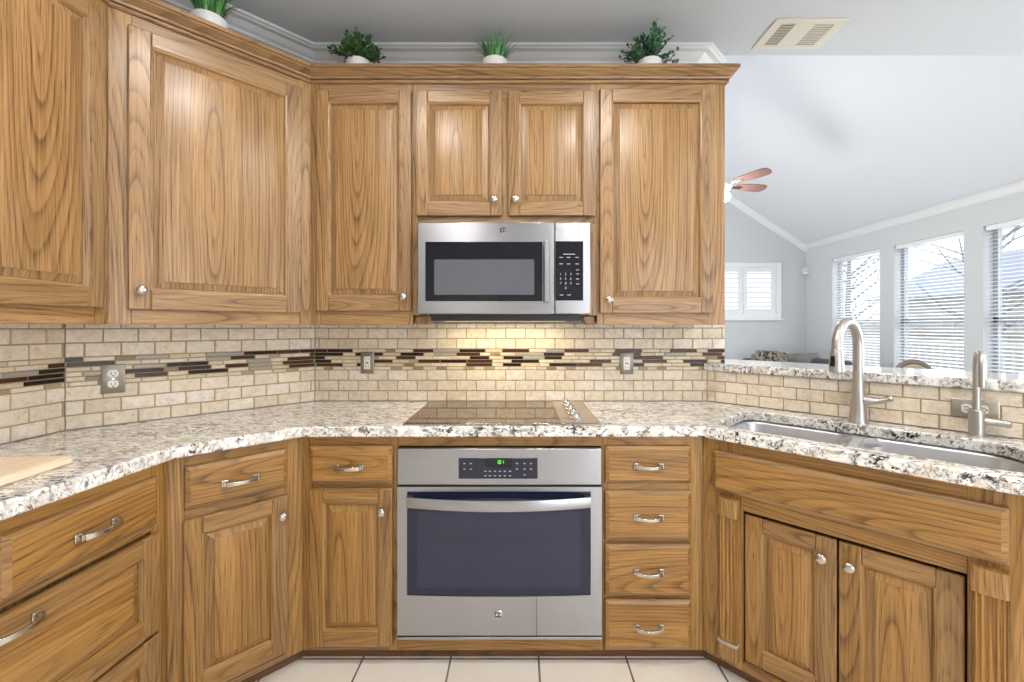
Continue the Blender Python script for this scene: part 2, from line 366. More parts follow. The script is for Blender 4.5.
m = MB(); m.box(.07, 2.23, -.075, -.07, .25, 2.22); m.build('window_pane', GLASS, wd)
# family room walls
WIN = [(6.21, 7.16), (5.04, 5.98), (3.89, 4.83)]; WZ0, WZ1 = .55, 2.49
m = MB(); ys = [-2.4, .1, 2.0, 3.89, 4.83, 5.04, 5.98, 6.21, 7.16, YF+.1]
for i in range(9):
    if i % 2 == 0: m.box(XR, XR+.2, ys[i], ys[i+1], 0, 2.9)
    else: m.box(XR, XR+.2, ys[i], ys[i+1], 0, WZ0); m.box(XR, XR+.2, ys[i], ys[i+1], WZ1, 2.9)
struct(m.build('wall_right', WALL, auto=False))
SX0, SX1, SZ0, SZ1 = 3.50, 4.77, 1.55, 2.47
m = MB()
m.prism([(-2.0, 0), (SX0, 0), (SX0, ZW+SL*(XR-SX0)), (XM, ZM+.05), (-2.0, ZW)], -YF-.15, -YF, axis='y')
m.prism([(SX1, 0), (XR+.2, 0), (XR+.2, ZW), (SX1, ZW+SL*(XR-SX1))], -YF-.15, -YF, axis='y')
m.box(SX0, SX1, YF, YF+.15, 0, SZ0); m.prism([(SX0, SZ1), (SX1, SZ1), (SX1, ZW+SL*(XR-SX1)), (SX0, ZW+SL*(XR-SX0))], -YF-.15, -YF, axis='y')
struct(m.build('wall_far', WALL, auto=False))
m = MB(); m.box(-2.2, -2.0, 2.35, 3.5, 0, 2.95); m.box(-2.2, -2.0, 6.5, YF+.1, 0, 2.95); m.box(-2.2, -2.0, 3.5, 6.5, 0, .6); m.box(-2.2, -2.0, 3.5, 6.5, 2.6, 2.95); struct(m.build('wall_west', WALL, auto=False))  # the opening here is out of view, added for the fill lamp
# white crown mouldings
def crownprof(z, h=.085, p=.085):
    return [(0, z-h), (.010, z-h), (.013, z-h+.012), (.022, z-h+.016), (.03, z-h*.62), (.05, z-h*.32), (p-.018, z-.018), (p-.014, z-.014), (p, z-.011), (p, z), (0, z)]
m = MB(); m.sweep(crownprof(CEILZ, .054, .095), [along(WA, DL, -3.8, -TT), along(WA, DL, .005, -TT), (WB[0]-.005, 2.22+TT), (.94, 2.22+TT), (1.058, 2.35)]); struct(m.build('trim_1', TRIMW, auto=False))
m = MB(); m.sweep(crownprof(ZW+.04, .095, .08), [(XR, YF), (XR, 2.4)]); struct(m.build('trim_2', TRIMW, auto=False))
m = MB()                                                    # raking crown on the far gable wall
pr = crownprof(0, .095, .07); n = len(pr); e = [(XM, ZM), (XR+.02, ZW-.013)]
vs = [(x, YF-o_, z+zz*1.19) for x, z in e for o_, zz in pr]
m.poly(vs, [(j, (j+1)%n, n+(j+1)%n, n+j) for j in range(n)]); struct(m.build('trim_3', TRIMW, auto=False))
m = MB(); m.box(-1.95, XR-.001, YF-.015, YF, 0, .12); struct(m.build('baseboard_far', TRIMW, auto=False))
m = MB(); m.box(XR-.015, XR, 2.5, YF-.02, 0, .12); struct(m.build('baseboard_right', TRIMW, auto=False))

# windows on the right wall, each with a blind
BL = ['white slatted blind on the far window, beside the room corner', 'white slatted blind on the middle window, half open to the garden', 'white slatted blind on the nearest window, cut by the picture edge']
for i, (y0, y1) in enumerate(WIN):
    wd = struct(bpy.data.objects.new('window_%d' % (i+1), None)); COL.objects.link(wd); wd.location = (XR, y0, WZ0); wd.rotation_euler = (0, 0, 0)
    w = y1-y0; h = WZ1-WZ0; mz = 1.42-WZ0
    m = MB()
    for a, b, z0, z1 in ((0,.05,0,h),(w-.05,w,0,h),(0,w,h-.05,h),(0,w,0,.06),(0,w,mz-.025,mz+.025)): m.box(.11, .16, a, b, z0, z1)
    m.build('window_frame', plain('sash_shaded', (150,154,160), .5), wd)  # white sash coloured grey, its shade put into the paint
    m = MB(); m.box(.13, .135, .05, w-.05, .06, h-.05); m.build('window_pane', GLASS, wd)
    m = MB(); m.box(-.03, .11, -.03, w+.03, -.03, 0); m.build('window_sill', TRIMW, wd)
    bl = thing('window_blind', BL[i], 'blind', (XR+.05, y0, WZ0), 0, 'slatted blinds of the family room')
    m = MB(); m.box(-.03, .03, .01, w-.01, h-.055, h-.002); m.build('headrail', WHITE, bl)
    m = MB(); tl = math.radians((26, 15, 13)[i]); zz = .05
    while zz < h-.07:
        dx, dz = .024*math.cos(tl), .024*math.sin(tl)
        m.poly([(-dx,.015,zz-dz),(dx,.015,zz+dz),(dx,w-.015,zz+dz),(-dx,w-.015,zz-dz),(-dx,.015,zz-dz+.003),(dx,.015,zz+dz+.003),(dx,w-.015,zz+dz+.003),(-dx,w-.015,zz-dz+.003)],
               [(0,1,5,4),(1,2,6,5),(2,3,7,6),(3,0,4,7),(4,5,6,7),(3,2,1,0)])
        zz += .043
    m.build('slats', WHITE, bl, auto=False)
    m = MB(); m.box(-.025, .025, .012, w-.012, .008, .028); m.build('bottom_rail', WHITE, bl)
    for yy in (.14, w-.14):
        m = MB(); m.tube([(-.028, yy, .03), (-.028, yy, h-.05)], .0015, 6); m.build('cord', WHITE, bl)
# shuttered window on the far wall
wd = struct(bpy.data.objects.new('window_4', None)); COL.objects.link(wd); wd.location = (SX0, YF, SZ0)
w, h = SX1-SX0, SZ1-SZ0
m = MB()
for x0, x1, z0, z1 in ((-.06,.03,-.06,h+.05),(w-.03,w+.06,-.06,h+.05),(.03,w-.03,h-.03,h+.05),(.03,w-.03,-.06,.03)): m.box(x0, x1, -.03, .06, z0, z1)
m.box(-.1, w+.1, -.05, .0, -.09, -.06); m.build('window_frame', WHITE, wd, bevel=.003)
m = MB(); m.box(.03, w-.03, .11, .115, .03, h-.03); m.build('window_pane', GLASS, wd)
for k in (0, 1):
    sh = thing('window_shutter', ('white louvred shutter panel on the far wall window, half hidden by the oak cabinet', 'white louvred shutter panel on the far wall window, side nearer the room corner')[k], 'shutter', (SX0+.03+k*(w/2-.03), YF, SZ0+.03), 0, 'plantation shutters')
    pw, ph = w/2-.03, h-.06
    m = MB()
    for x0, x1, z0, z1 in ((.004,.075,0,ph),(pw-.075,pw-.004,0,ph),(.075,pw-.075,ph-.08,ph),(.075,pw-.075,0,.09)): m.box(x0, x1, -.012, .02, z0, z1)
    m.build('shutter_frame', WHITE, sh, bevel=.002)
    m = MB(); zz = .125; tl = math.radians(14)
    while zz < ph-.1:
        dy, dz = .038*math.cos(tl), .038*math.sin(tl); x0, x1 = .077, pw-.077
        m.poly([(x0,-dy,zz-dz),(x1,-dy,zz-dz),(x1,dy,zz+dz),(x0,dy,zz+dz),(x0,-dy,zz-dz+.009),(x1,-dy,zz-dz+.009),(x1,dy,zz+dz+.009),(x0,dy,zz+dz+.009)], [(0,1,5,4),(1,2,6,5),(2,3,7,6),(3,0,4,7),(4,5,6,7),(3,2,1,0)])
        zz += .088
    m.build('louver_slats', WHITE, sh, auto=False)

wd = struct(bpy.data.objects.new('window_6', None)); COL.objects.link(wd); wd.location = (XR, .1, WZ0)  # nook window out of view, added for its reflection on the cabinets
m = MB()
for a, b, z0, z1 in ((0,.06,0,WZ1-WZ0),(1.84,1.9,0,WZ1-WZ0),(.92,.98,0,WZ1-WZ0),(0,1.9,WZ1-WZ0-.06,WZ1-WZ0),(0,1.9,0,.06)): m.box(.08, .14, a, b, z0, z1)
m.build('window_frame', WHITE, wd)
m = MB(); m.box(.10, .105, .06, 1.84, .06, WZ1-WZ0-.06); m.build('window_pane', GLASS, wd)

# garden outside
m = MB(); m.box(XR+.2, 30, -12, 30, -.35, -.3); struct(m.build('ground', plain('lawn', (150,150,120), .9), auto=False))
m = MB(); m.box(-12, XR+.2, YF+.3, 30, -.35, -.3); struct(m.build('ground_far', plain('lawn_far', (150,150,120), .9), auto=False))
fn = thing('garden_fence', 'pale board fence outside, seen through the blinds', 'fence', (12.5, 0, -.3))
m = MB(); y = 0.0
while y < 22: m.box(0, .02, y, y+.135, .04, 1.75+.02*math.sin(y*9)); y += .15
m.build('fence_boards', plain('fence_wood', (226,214,208), .8), fn, auto=False)
m = MB(); m.box(-.04, 0, 0, 22, .4, .49); m.box(-.04, 0, 0, 22, 1.4, 1.49); m.build('fence_rail', plain('fence_rail', (206,194,186), .8), fn, auto=False)
rl = thing('deck_railing', 'white deck railing with thin balusters outside the middle window', 'railing', (7.6, 4.0, -.3))
m = MB(); m.box(-.04, .04, 0, 9, 1.33, 1.38); m.box(-.02, .02, 0, 9, .55, .6); m.build('railing_rail', WHITE, rl)
m = MB()
for k in range(64): m.box(-.015, .015, .1+k*.14, .13+k*.14, .58, 1.34)
o = m.build('balusters', WHITE, rl, auto=False)
for k in range(4):
    m = MB(); m.box(-.05, .05, .0+k*2.97, .1+k*2.97, 0, 1.4); m.build('railing_post', WHITE, rl)
ho = thing('neighbor_house', 'pale house with low grey roof beyond the fence', 'house', (19, 6, -.3))
m = MB(); m.box(0, 8, 0, 16, 0, 3.1); m.build('house_wall', plain('siding', (228,226,226), .8), ho, auto=False)
m = MB(); m.prism([(-.6, 3.0), (4, 5.2), (8.6, 3.0)], -16.6, .6, axis='y'); m.build('house_roof', plain('shingle', (196,198,206), .9), ho, auto=False)
rt = random.Random(5)
for k, (x, y, hh, lb) in enumerate(((10.5, 9.3, 5.2, 'bare garden tree with forked branches outside the middle window'), (11.0, 14.0, 6.0, 'bare garden tree outside the far window by the corner'))):
    tr = thing('garden_tree', lb, 'tree', (x, y, -.3), 0, 'bare garden trees')
    m = MB(); m.tube([(0,0,0),(.05,.03,1.2),(-.04,.1,2.2),(.05,.05,hh)], [.13,.10,.08,.02], 10); m.build('tree_trunk', plain('bark', (170,164,160), .9), tr)
    m = MB()
    for q in range(26):
        z = 1.3+rt.random()*(hh-1.8); a = rt.random()*2*PI; L = .6+rt.random()*1.3
        p0 = Vector((0,.05,z)); p1 = p0+Vector((math.cos(a), math.sin(a), .7))*L*.5; p2 = p1+Vector((math.cos(a+.5), math.sin(a+.5), .6))*L*.5
        m.tube([p0,p1,p2], [.03,.02,.006], 6)
        m.tube([p1, p1+Vector((math.cos(a-.8), math.sin(a-.8), .5))*L*.5], [.015,.005], 5)
    m.build('branches', plain('bark_light', (172,168,164), .9), tr)

# ------------------------------------------------------------------ tiled backsplash (small stones, glass and stone strips)
MOS = [TBEIGE, TTAUPE, TGREY, TBROWN, TBLACK]
TM = [GROUT, TRAV]+MOS
PW, PH, GR = .103, .0545, .003
def tile(m, x0, x1, z0, z1, mi, pr=.006):
    b = .0022; y0, y1 = 0.0, .004
    if x1-x0 < .008: return
    vs = [(x0,y1,z0),(x1,y1,z0),(x1,y1,z1),(x0,y1,z1),(x0+b,y0,z0+b),(x1-b,y0,z0+b),(x1-b,y0,z1-b),(x0+b,y0,z1-b)]
    m.poly(vs, [(0,1,5,4),(1,2,6,5),(2,3,7,6),(3,0,4,7),(4,5,6,7)], None, mi)
def tilewall(name, P, d, u0, u1, ztop=1.36, u1low=None, mosaic=True, seed=1, shift=0.0):
    R = random.Random(seed); m = MB(); ul = u1 if u1low is None else u1low
    m.box(u0, ul, .003, .011, CT+.001, min(1.118, ztop), mi=0); m.box(u0, u1, .003, .011, 1.118, ztop, mi=0) if ztop > 1.12 else None
    rows = [CT+.001+PH*k for k in range(3)]
    if mosaic: rows += [1.2265, 1.2265+PH, 1.2265+2*PH]
    for j, z in enumerate(rows):
        z1 = min(z+PH-GR, ztop)
        e = ul if z < 1.117 else u1
        x = u0+shift-(PW/2 if j % 2 else 0)-PW
        while x < e:
            a, b = max(x, u0), min(x+PW-GR, e)
            if b > a: tile(m, a, b, z, z1, 1)
            x += PW
    if mosaic:
        hh = .1105/6
        for k in range(6):
            z = 1.1155+k*hh; x = u0-R.random()*.1
            last = None; e = ul if z < 1.15 else u1
            while x < e:
                kind = R.choices((2,3,4,5,6), (42,12,7,22,16) if k else (45,55,0,0,0))[0]
                if kind == last: kind = 2
                L = {2: R.uniform(.05,.10), 3: R.uniform(.045,.06), 4: R.uniform(.09,.15), 5: R.uniform(.09,.15), 6: R.uniform(.09,.15)}[kind]
                if kind > 4 and name.endswith('back_tile') is False and False: kind = 6
                a, b = max(x, u0), min(x+L-.002, e)
                if b > a: tile(m, a, b, z, z+hh-.002, kind)
                x += L; last = kind if kind != 2 else None
    o = m.build(name, TM, auto=False, loc=(P[0], P[1], 0), rot=(0, 0, ang(d))); return struct(o)
tilewall('wall_back_tile', WB, DB, 0, 1.084-WB[0], u1low=WC[0]-WB[0], seed=4, shift=-.03)
tilewall('wall_diagonal_tile', WA, DD, 0, .894, seed=9)
tilewall('wall_left_tile', WA, DL, -1.5, 0, seed=12)
tilewall('wall_bar_tile', WC, DS, 0, 1.55, ztop=1.112, mosaic=False, seed=6, shift=.04)

# ------------------------------------------------------------------ cabinets
def ring(m, a, b, ya, yb, g=None):
    """mitred ring of four sloped strips between rectangle a at depth ya and rectangle b at depth yb"""
    (ax0, ax1, az0, az1), (bx0, bx1, bz0, bz1) = a, b
    A = [(ax0,ya,az0),(ax1,ya,az0),(ax1,ya,az1),(ax0,ya,az1)]; B = [(bx0,yb,bz0),(bx1,yb,bz0),(bx1,yb,bz1),(bx0,yb,bz1)]
    off = g
    for i in range(4):
        j = (i+1) % 4; pts = [A[i], A[j], B[j], B[i]]
        if off is None: uv = [(p[2], p[0]) if i % 2 == 0 else (p[0], p[2]) for p in pts]
        else: uv = [off(p) for p in pts]
        m.face(pts, uv)
def knob(parent, x, y, z):
    m = MB(); m.lathe([(.008,0),(.006,.004),(.005,.014),(.010,.018),(.0155,.022),(.016,.027),(.012,.031),(.004,.033)], (x, y, z), 'y', 20); return m.build('knob', NICKEL, parent)
def pull(parent, x, y, z, L=.118):
    """arched bar pull with square feet and notched grip"""
    m = MB(); hx = L/2
    for sgn in (-1, 1):
        m.box(x+sgn*(hx-.011)-.011, x+sgn*(hx-.011)+.011, y-.006, y, z-.011, z+.011)
        m.box(x+sgn*(hx-.012)-.007, x+sgn*(hx-.012)+.007, y-.02, y-.005, z-.008, z+.008)
    N = 14; pr = []
    for k in range(N+1):
        t = -1+2*k/N; out = .020+.013*(1-t*t); hh = .0085-.0025*(1-t*t); pr.append((x+t*(hx-.010), out, hh, .0045))
    vs = []
    for px, o_, hh, th in pr: vs += [(px, y-o_-th, z-hh), (px, y-o_-th, z+hh), (px, y-o_+th*.6, z+hh), (px, y-o_+th*.6, z-hh)]
    fs = [(4*i+k, 4*i+(k+1)%4, 4*i+4+(k+1)%4, 4*i+4+k) for i in range(N) for k in range(4)]+[(3,2,1,0), (4*N,4*N+1,4*N+2,4*N+3)]
    m.poly(vs, fs); return m.build('handle', NICKEL, parent, bevel=.0015)
def panel_front(name, parent, x0, x1, z0, z1, mat, y=-.001, grain='z', sw=.055, rw=.066, rt=.055, th=.019, knob_at=None, pull_at=None):
    """frame and raised panel front: stiles and rails with a moulded inner edge around a bevelled field"""
    yf, yb = y-th, y
    m = MB()
    if grain == 'z':
        m.box(x0, x0+sw, yf, yb, z0, z1, 'z'); m.box(x1-sw, x1, yf, yb, z0, z1, 'z')
        m.box(x0+sw, x1-sw, yf, yb, z0, z0+rw, 'x'); m.box(x0+sw, x1-sw, yf, yb, z1-rt, z1, 'x')
    else:
        m.box(x0, x0+sw, yf, yb, z0, z1, 'z'); m.box(x1-sw, x1, yf, yb, z0, z1, 'z')
        m.box(x0+sw, x1-sw, yf, yb, z0, z0+rw, 'x'); m.box(x0+sw, x1-sw, yf, yb, z1-rt, z1, 'x')
    o = m.build(name, mat, parent, bevel=.0035, seg=2)
    m = MB(); I = lambda e: (x0+sw+e, x1-sw-e, z0+rw+e, z1-rt-e)
    ring(m, I(-.001), I(.004), yf+.0015, yf+.003); ring(m, I(.004), I(.009), yf+.003, yf+.0105)
    m.build('inner_molding', mat, o)
    m = MB(); ru, rv = random.uniform(-.05,.05), random.uniform(-.5,.5); cx, cz = (x0+x1)/2, (z0+z1)/2
    g = (lambda p: (p[0]-cx+ru, p[2]-cz+rv)) if grain == 'z' else (lambda p: (p[2]-cz+ru, p[0]-cx+rv))
    B = []
    rects = [(I(.007), yf+.0125), (I(.010), yf+.0125), (I(.034), yf+.0045), (I(.034), yf+.002), (I(.038), yf+.0012)]
    vs = []
    for (bx0,bx1,bz0,bz1), yy in rects: vs += [(bx0,yy,bz0),(bx1,yy,bz0),(bx1,yy,bz1),(bx0,yy,bz1)]
    fs = [(4*k+i, 4*k+(i+1)%4, 4*k+4+(i+1)%4, 4*k+4+i) for k in range(len(rects)-1) for i in range(4)]+[tuple(4*(len(rects)-1)+i for i in range(4))]
    m.poly(vs, fs, g); m.build('center_panel', mat, o, angle=15)
    if knob_at: knob(o, knob_at[0], yf, knob_at[1])
    if pull_at: pull(o, pull_at[0], yf, pull_at[1])
    return o
def slab_front(name, parent, x0, x1, z0, z1, mat, y=-.001, th=.019, pull_at=None):
    """flat drawer front with a routed sloping edge"""
    yf = y-th; m = MB(); ru, rv = random.uniform(-.07,.07), random.uniform(-.6,.6); cx, cz = (x0+x1)/2, (z0+z1)/2
    rects = [(0, y), (0, yf+.009), (.002, yf+.007), (.012, yf+.0015), (.015, yf)]
    vs = []
    for e, yy in rects: vs += [(x0+e,yy,z0+e),(x1-e,yy,z0+e),(x1-e,yy,z1-e),(x0+e,yy,z1-e)]
    fs = [(4*k+i, 4*k+(i+1)%4, 4*k+4+(i+1)%4, 4*k+4+i) for k in range(len(rects)-1) for i in range(4)]+[tuple(4*(len(rects)-1)+i for i in range(4)), (3,2,1,0)]
    m.poly(vs, fs, lambda p: (p[2]-cz+ru, p[0]-cx+rv)); o = m.build(name, mat, parent, angle=12)
    if pull_at: pull(o, pull_at[0], yf, pull_at[1])
    return o
def frame(parent, boards, mat, name='face_frame'):
    m = MB()
    for x0, x1, z0, z1, g in boards: m.box(x0, x1, 0, .02, z0, z1, g)
    return m.build(name, mat, parent, bevel=.001, seg=1)
def body(parent, foot, org, rz, z0, z1, mat, name='cabinet_body'):
    inv = M4((org[0], org[1], 0), rz).inverted()
    pts = [inv @ Vector((p[0], p[1], 0)) for p in foot]
    c = sum(pts, Vector())/len(pts); pts = [(p.x+(c.x-p.x)*.004, p.y+(c.y-p.y)*.004) for p in pts]
    m = MB(); m.prism(pts, z0, z1); return m.build(name, mat, parent, auto=False)
def cabinet(name, label, P, d, u0, group):
    o = along(P, d, u0); return thing(name, label, 'cabinet', (o[0], o[1], 0), ang(d), group), o, ang(d)
UZ0, UZ1, UZT = 1.35, 2.45, 2.493; GU = 'oak wall cabinets'; GB = 'oak base cabinets'
OFI = .0205
# --- wall cabinets
c, o, a = cabinet('wall_cabinet', 'golden oak wall cabinet on the left wall, cut off by the picture edge', UA, DL, -.86, GU)
Wd = .86
frame(c, [(0,.03,UZ0,UZ1,'z'), (Wd-.045,Wd,UZ0,UZ1,'z'), (.03,Wd-.045,UZ0,1.43,'x'), (.03,Wd-.045,2.37,UZ1,'x'), (.41,.44,1.43,2.37,'z')], OAK)
body(c, [along(UA,DL,-.86,-OFI), along(UA,DL,-.009,-OFI), WA, along(WA,DL,-.86)], o, a, UZ0+.012, UZT, OAK)
panel_front('door', c, .03, .42, 1.405, 2.405, OAK, knob_at=(.39, 1.47)); panel_front('door', c, .45, Wd-.025, 1.405, 2.405, OAK, knob_at=(.48, 1.47))
Ld = math.dist(UA, UB)
c, o, a = cabinet('wall_cabinet', 'oak corner wall cabinet with one wide door, set diagonally', UA, DD, 0, GU)
frame(c, [(0,.06,UZ0,UZ1,'z'), (Ld-.05,Ld,UZ0,UZ1,'z'), (.06,Ld-.05,UZ0,1.43,'x'), (.06,Ld-.05,2.37,UZ1,'x')], OAK)
body(c, [along(UA,DD,.009,-OFI), along(UB,DD,-.009,-OFI), WB, WA], o, a, UZ0+.012, UZT, OAK)
panel_front('door', c, .05, .62, 1.402, 2.402, OAK, sw=.062, rw=.07, knob_at=(.085, 1.47))
c, o, a = cabinet('wall_cabinet', 'tall narrow oak wall cabinet to the left of the microwave', UB, DB, 0, GU)
frame(c, [(0,.045,UZ0,UZ1,'z'), (.44,.4645,UZ0,UZ1,'z'), (.045,.44,UZ0,1.44,'x'), (.045,.44,2.37,UZ1,'x')], OAK)
body(c, [along(UB,DB,.009,-OFI), along(UB,DB,.464,-OFI), along(WB,DB,.584), WB], o, a, UZ0+.012, UZT, OAK)
panel_front('door', c, .033, .4605, 1.412, 2.41, OAK, knob_at=(.4295, 1.475))
m = MB(); m.prism([(.468,1.352),(.53,1.352),(.54,1.372),(.54,1.392),(.468,1.392)], -.10, -.02, axis='y'); m.build('corbel', OAK, c, bevel=.006)
c, o, a = cabinet('wall_cabinet', 'short oak wall cabinet with two doors above the microwave', UB, DB, .4652, GU)
z0 = 1.812; wM = .837
frame(c, [(0,.03,z0,UZ1,'z'), (wM-.03,wM,z0,UZ1,'z'), (.40,.437,z0+.04,2.37,'z'), (.03,wM-.03,z0,z0+.04,'x'), (.03,wM-.03,2.37,UZ1,'x')], OAK)
body(c, [along(UB,DB,.4656,-OFI), along(UB,DB,1.302,-OFI), (.359, 2.215), (-.478, 2.215)], o, a, z0+.002, UZT, OAK)
for x0, x1 in ((.0005,.033),(.797,.8365)): frame(c, [(x0, x1, 1.393, z0-.0005, 'z')], OAK, 'filler_strip')
panel_front('door', c, .0165, .404, 1.842, 2.407, OAK, sw=.052, rw=.06, knob_at=(.370, 1.912)); panel_front('door', c, .433, .825, 1.842, 2.407, OAK, sw=.052, rw=.06, knob_at=(.464, 1.912))
c, o, a = cabinet('wall_cabinet', 'tall oak wall cabinet to the right of the microwave, at the wall end', UB, DB, 1.3026, GU)
wR = .582
frame(c, [(0,.03,UZ0,UZ1,'z'), (wR-.075,wR,UZ0,UZ1,'z'), (.03,wR-.075,UZ0,1.43,'x'), (.03,wR-.075,2.37,UZ1,'x')], OAK)
body(c, [along(UB,DB,1.3030,-OFI), along(UB,DB,1.885,-OFI), (.942, 2.215), (.36, 2.215)], o, a, UZ0+.012, UZT, OAK)
panel_front('door', c, .010, .523, 1.402, 2.415, OAK, knob_at=(.047, 1.462))
m = MB(); m.prism([(-.004,1.352),(-.05,1.352),(-.06,1.372),(-.06,1.392),(-.004,1.392)], -.10, -.02, axis='y'); m.build('corbel', OAK, c, bevel=.006)
# --- oak cornice along all of them
PRO = [(0,2.4455),(.008,2.4455),(.013,2.450),(.013,2.455),(.006,2.457),(.006,2.461),(.016,2.463),(.018,2.468),(.011,2.471),(.012,2.475),(.020,2.480),(.030,2.487),(.037,2.491),(.040,2.495),(.047,2.497),(.047,2.510),(.044,2.513),(.0,2.513),(-.018,2.513),(-.018,2.4945),(.0,2.4945)]
m = MB(); m.sweep(PRO, [along(UA,DL,-.86), UA, UB, UC, (UC[0], 2.2195)])
tag(m.build('cabinet_cornice', OAK, angle=20), 'stained oak cornice running along the tops of all wall cabinets', 'cornice')

# --- base cabinets
TOP = CT-CTH-.001; TK = .04
def toe(parent, x0, x1):
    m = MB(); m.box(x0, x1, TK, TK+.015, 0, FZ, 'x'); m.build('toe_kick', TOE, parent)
c, o, a = cabinet('base_cabinet', 'oak base cabinet of wide drawers on the left, cut off by the picture edge', BA, DL, -.88, GB)
Wd = .88
frame(c, [(0,.03,FZ,TOP,'z'), (Wd-.055,Wd,FZ,TOP,'z'), (.03,Wd-.055,.865,TOP,'x'), (.03,Wd-.055,.70,.735,'x'), (.03,Wd-.055,.365,.395,'x'), (.03,Wd-.055,FZ,.10,'x'), (.42,.445,.735,.865,'z')], OAKD)
body(c, [along(BA,DL,-.88,-OFI), along(BA,DL,-.009,-OFI), WA, along(WA,DL,-.88)], o, a, FZ, TOP, OAKD); toe(c, 0, Wd+.010)
slab_front('drawer', c, .443, .833, .722, .870, OAKD, pull_at=(.643, .792)); slab_front('drawer', c, .03, .42, .722, .870, OAKD, pull_at=(.225, .792))
panel_front('drawer', c, .03, .837, .384, .691, OAKD, grain='x', sw=.055, rw=.055, pull_at=(.455, .652)); panel_front('drawer', c, .03, .837, .085, .374, OAKD, grain='x', sw=.055, rw=.055, pull_at=(.455, .335))
Lb = math.dist(BA, BB)
c, o, a = cabinet('base_cabinet', 'oak corner base cabinet set diagonally, one drawer over one door', BA, DD, 0, GB)
frame(c, [(0,.045,FZ,TOP,'z'), (.352,Lb,FZ,TOP,'z'), (.045,.352,.865,TOP,'x'), (.045,.352,.69,.735,'x'), (.045,.352,FZ,.11,'x')], OAKD)
body(c, [along(BA,DD,.009,-OFI), along(BB,DD,-.009,-OFI), WB, WA], o, a, FZ, TOP, OAKD); toe(c, -.010, Lb+.0165)
slab_front('drawer', c, .045, .358, .728, .873, OAKD, pull_at=(.203, .792)); panel_front('door', c, .040, .358, .095, .694, OAKD, sw=.052, rw=.062, knob_at=(.335, .625))
c, o, a = cabinet('base_cabinet', 'narrow oak base cabinet to the left of the oven, drawer over door', BB, DB, 0, GB)
frame(c, [(0,.045,FZ,TOP,'z'), (.345,.3735,FZ,TOP,'z'), (.045,.345,.865,TOP,'x'), (.045,.345,.695,.73,'x'), (.045,.345,FZ,.10,'x')], OAKD)
body(c, [along(BB,DB,.009,-OFI), along(BB,DB,.373,-OFI), (-.481, 2.215), WB], o, a, FZ, TOP, OAKD); toe(c, -.0165, .3735)
slab_front('drawer', c, .033, .359, .720, .872, OAKD, pull_at=(.190, .790)); panel_front('door', c, .033, .359, .083, .704, OAKD, sw=.055, rw=.062, knob_at=(.322, .620))
c, o, a = cabinet('oven_cabinet', 'oak surround with top and bottom rails holding the built-in oven', BB, DB, .3740, GB)
wO = .815
m = MB(); m.box(0, .0055, 0, .5, FZ, TOP, 'z'); m.box(wO-.0055, wO, 0, .5, FZ, TOP, 'z'); m.box(.0055, wO-.0055, .49, .5, FZ, TOP, 'z'); m.build('cabinet_body', OAKD, c)
frame(c, [(.0055,wO-.0055,.867,TOP,'x')], OAKD, 'top_rail'); frame(c, [(.0055,wO-.0055,FZ,.105,'x')], OAKD, 'bottom_rail'); toe(c, 0, wO)
c, o, a = cabinet('drawer_cabinet', 'narrow oak base cabinet of four drawers to the right of the oven', BB, DB, 1.1895, GB)
wD = .3995
frame(c, [(0,.02,FZ,TOP,'z'), (.34,wD,FZ,TOP,'z'), (.02,.34,.865,TOP,'x'), (.02,.34,.69,.727,'x'), (.02,.34,.478,.502,'x'), (.02,.34,.26,.284,'x'), (.02,.34,FZ,.075,'x')], OAKD)
body(c, [along(BB,DB,1.190,-OFI), along(BC,DB,-.009,-OFI), (.98, 2.215), (.3365, 2.215)], o, a, FZ, TOP, OAKD); toe(c, 0, wD+.0165)
for z0, z1 in ((.7235,.8707),(.499,.693),(.281,.483),(.066,.2645)): slab_front('drawer', c, .0085, .348, z0, z1, OAKD, pull_at=(.178, (z0+z1)/2-.002))
c, o, a = cabinet('sink_cabinet', 'worn oak sink base set diagonally, with fluted posts and two doors', BC, DS, 0, GB)
wS = 1.05
frame(c, [(0,.145,FZ,TOP,'z'), (.722,wS,FZ,TOP,'z'), (.145,.722,.655,TOP,'x'), (.145,.722,FZ,.085,'x')], OAKD)
body(c, [along(BC,DS,.009,-OFI-.025), along(BC,DS,wS,-OFI-.025), along(WC,DS,wS+.1,.003), along(WC,DS,.004,.003)], o, a, FZ, .66, DARK)  # body coloured near-black to paint the shade in the gaps around the doors
m = MB(); m.box(wS-.02, wS, .021, .50, FZ, TOP, 'z'); m.build('end_panel', OAKD, c)
toe(c, -.0165, wS)
slab_front('apron_panel', c, .042, .797, .7115, .863, OAKD, th=.021)
for x0, x1, kx in ((.149, .427, .387), (.4325, .717, .461)):
    panel_front('door', c, x0, x1, .09, .640, OAKD, y=.034, th=.022, sw=.058, rw=.06, knob_at=(kx, .572))
for xc in (.099, .762):
    m = MB()
    def half(r, n=28, flute=0.0, fl=7):
        return [(xc-r*math.cos(PI*k/n)*1.0, .001-(.020+.010*math.sin(PI*k/n)) + (flute*(.5+.5*math.cos(fl*2*PI*k/n)) if flute else 0)) for k in range(n+1)]
    def post(r, z0, z1, flute=0.0, d=.0):
        pts = [(xc-r, .0005)]+[(p[0], p[1]-d) for p in half(r, 84, flute)]+[(xc+r, .0005)]; m.prism(pts, z0, z1)
    post(.033, .155, .625, .005); post(.036, .625, .693, 0, .002); post(.036, .088, .142, 0, .002)
    o = m.build('fluted_post', OAKD, c, angle=50)
    m = MB(); pts = [(xc-.037, .0004)]+[(p[0], p[1]-.003) for p in half(.037, 24)]+[(xc+.037, .0004)]; m.prism(pts, .142, .153)
    m.build('post_collar', plain('collar_grey', (168,160,148), .5), o, bevel=.002)

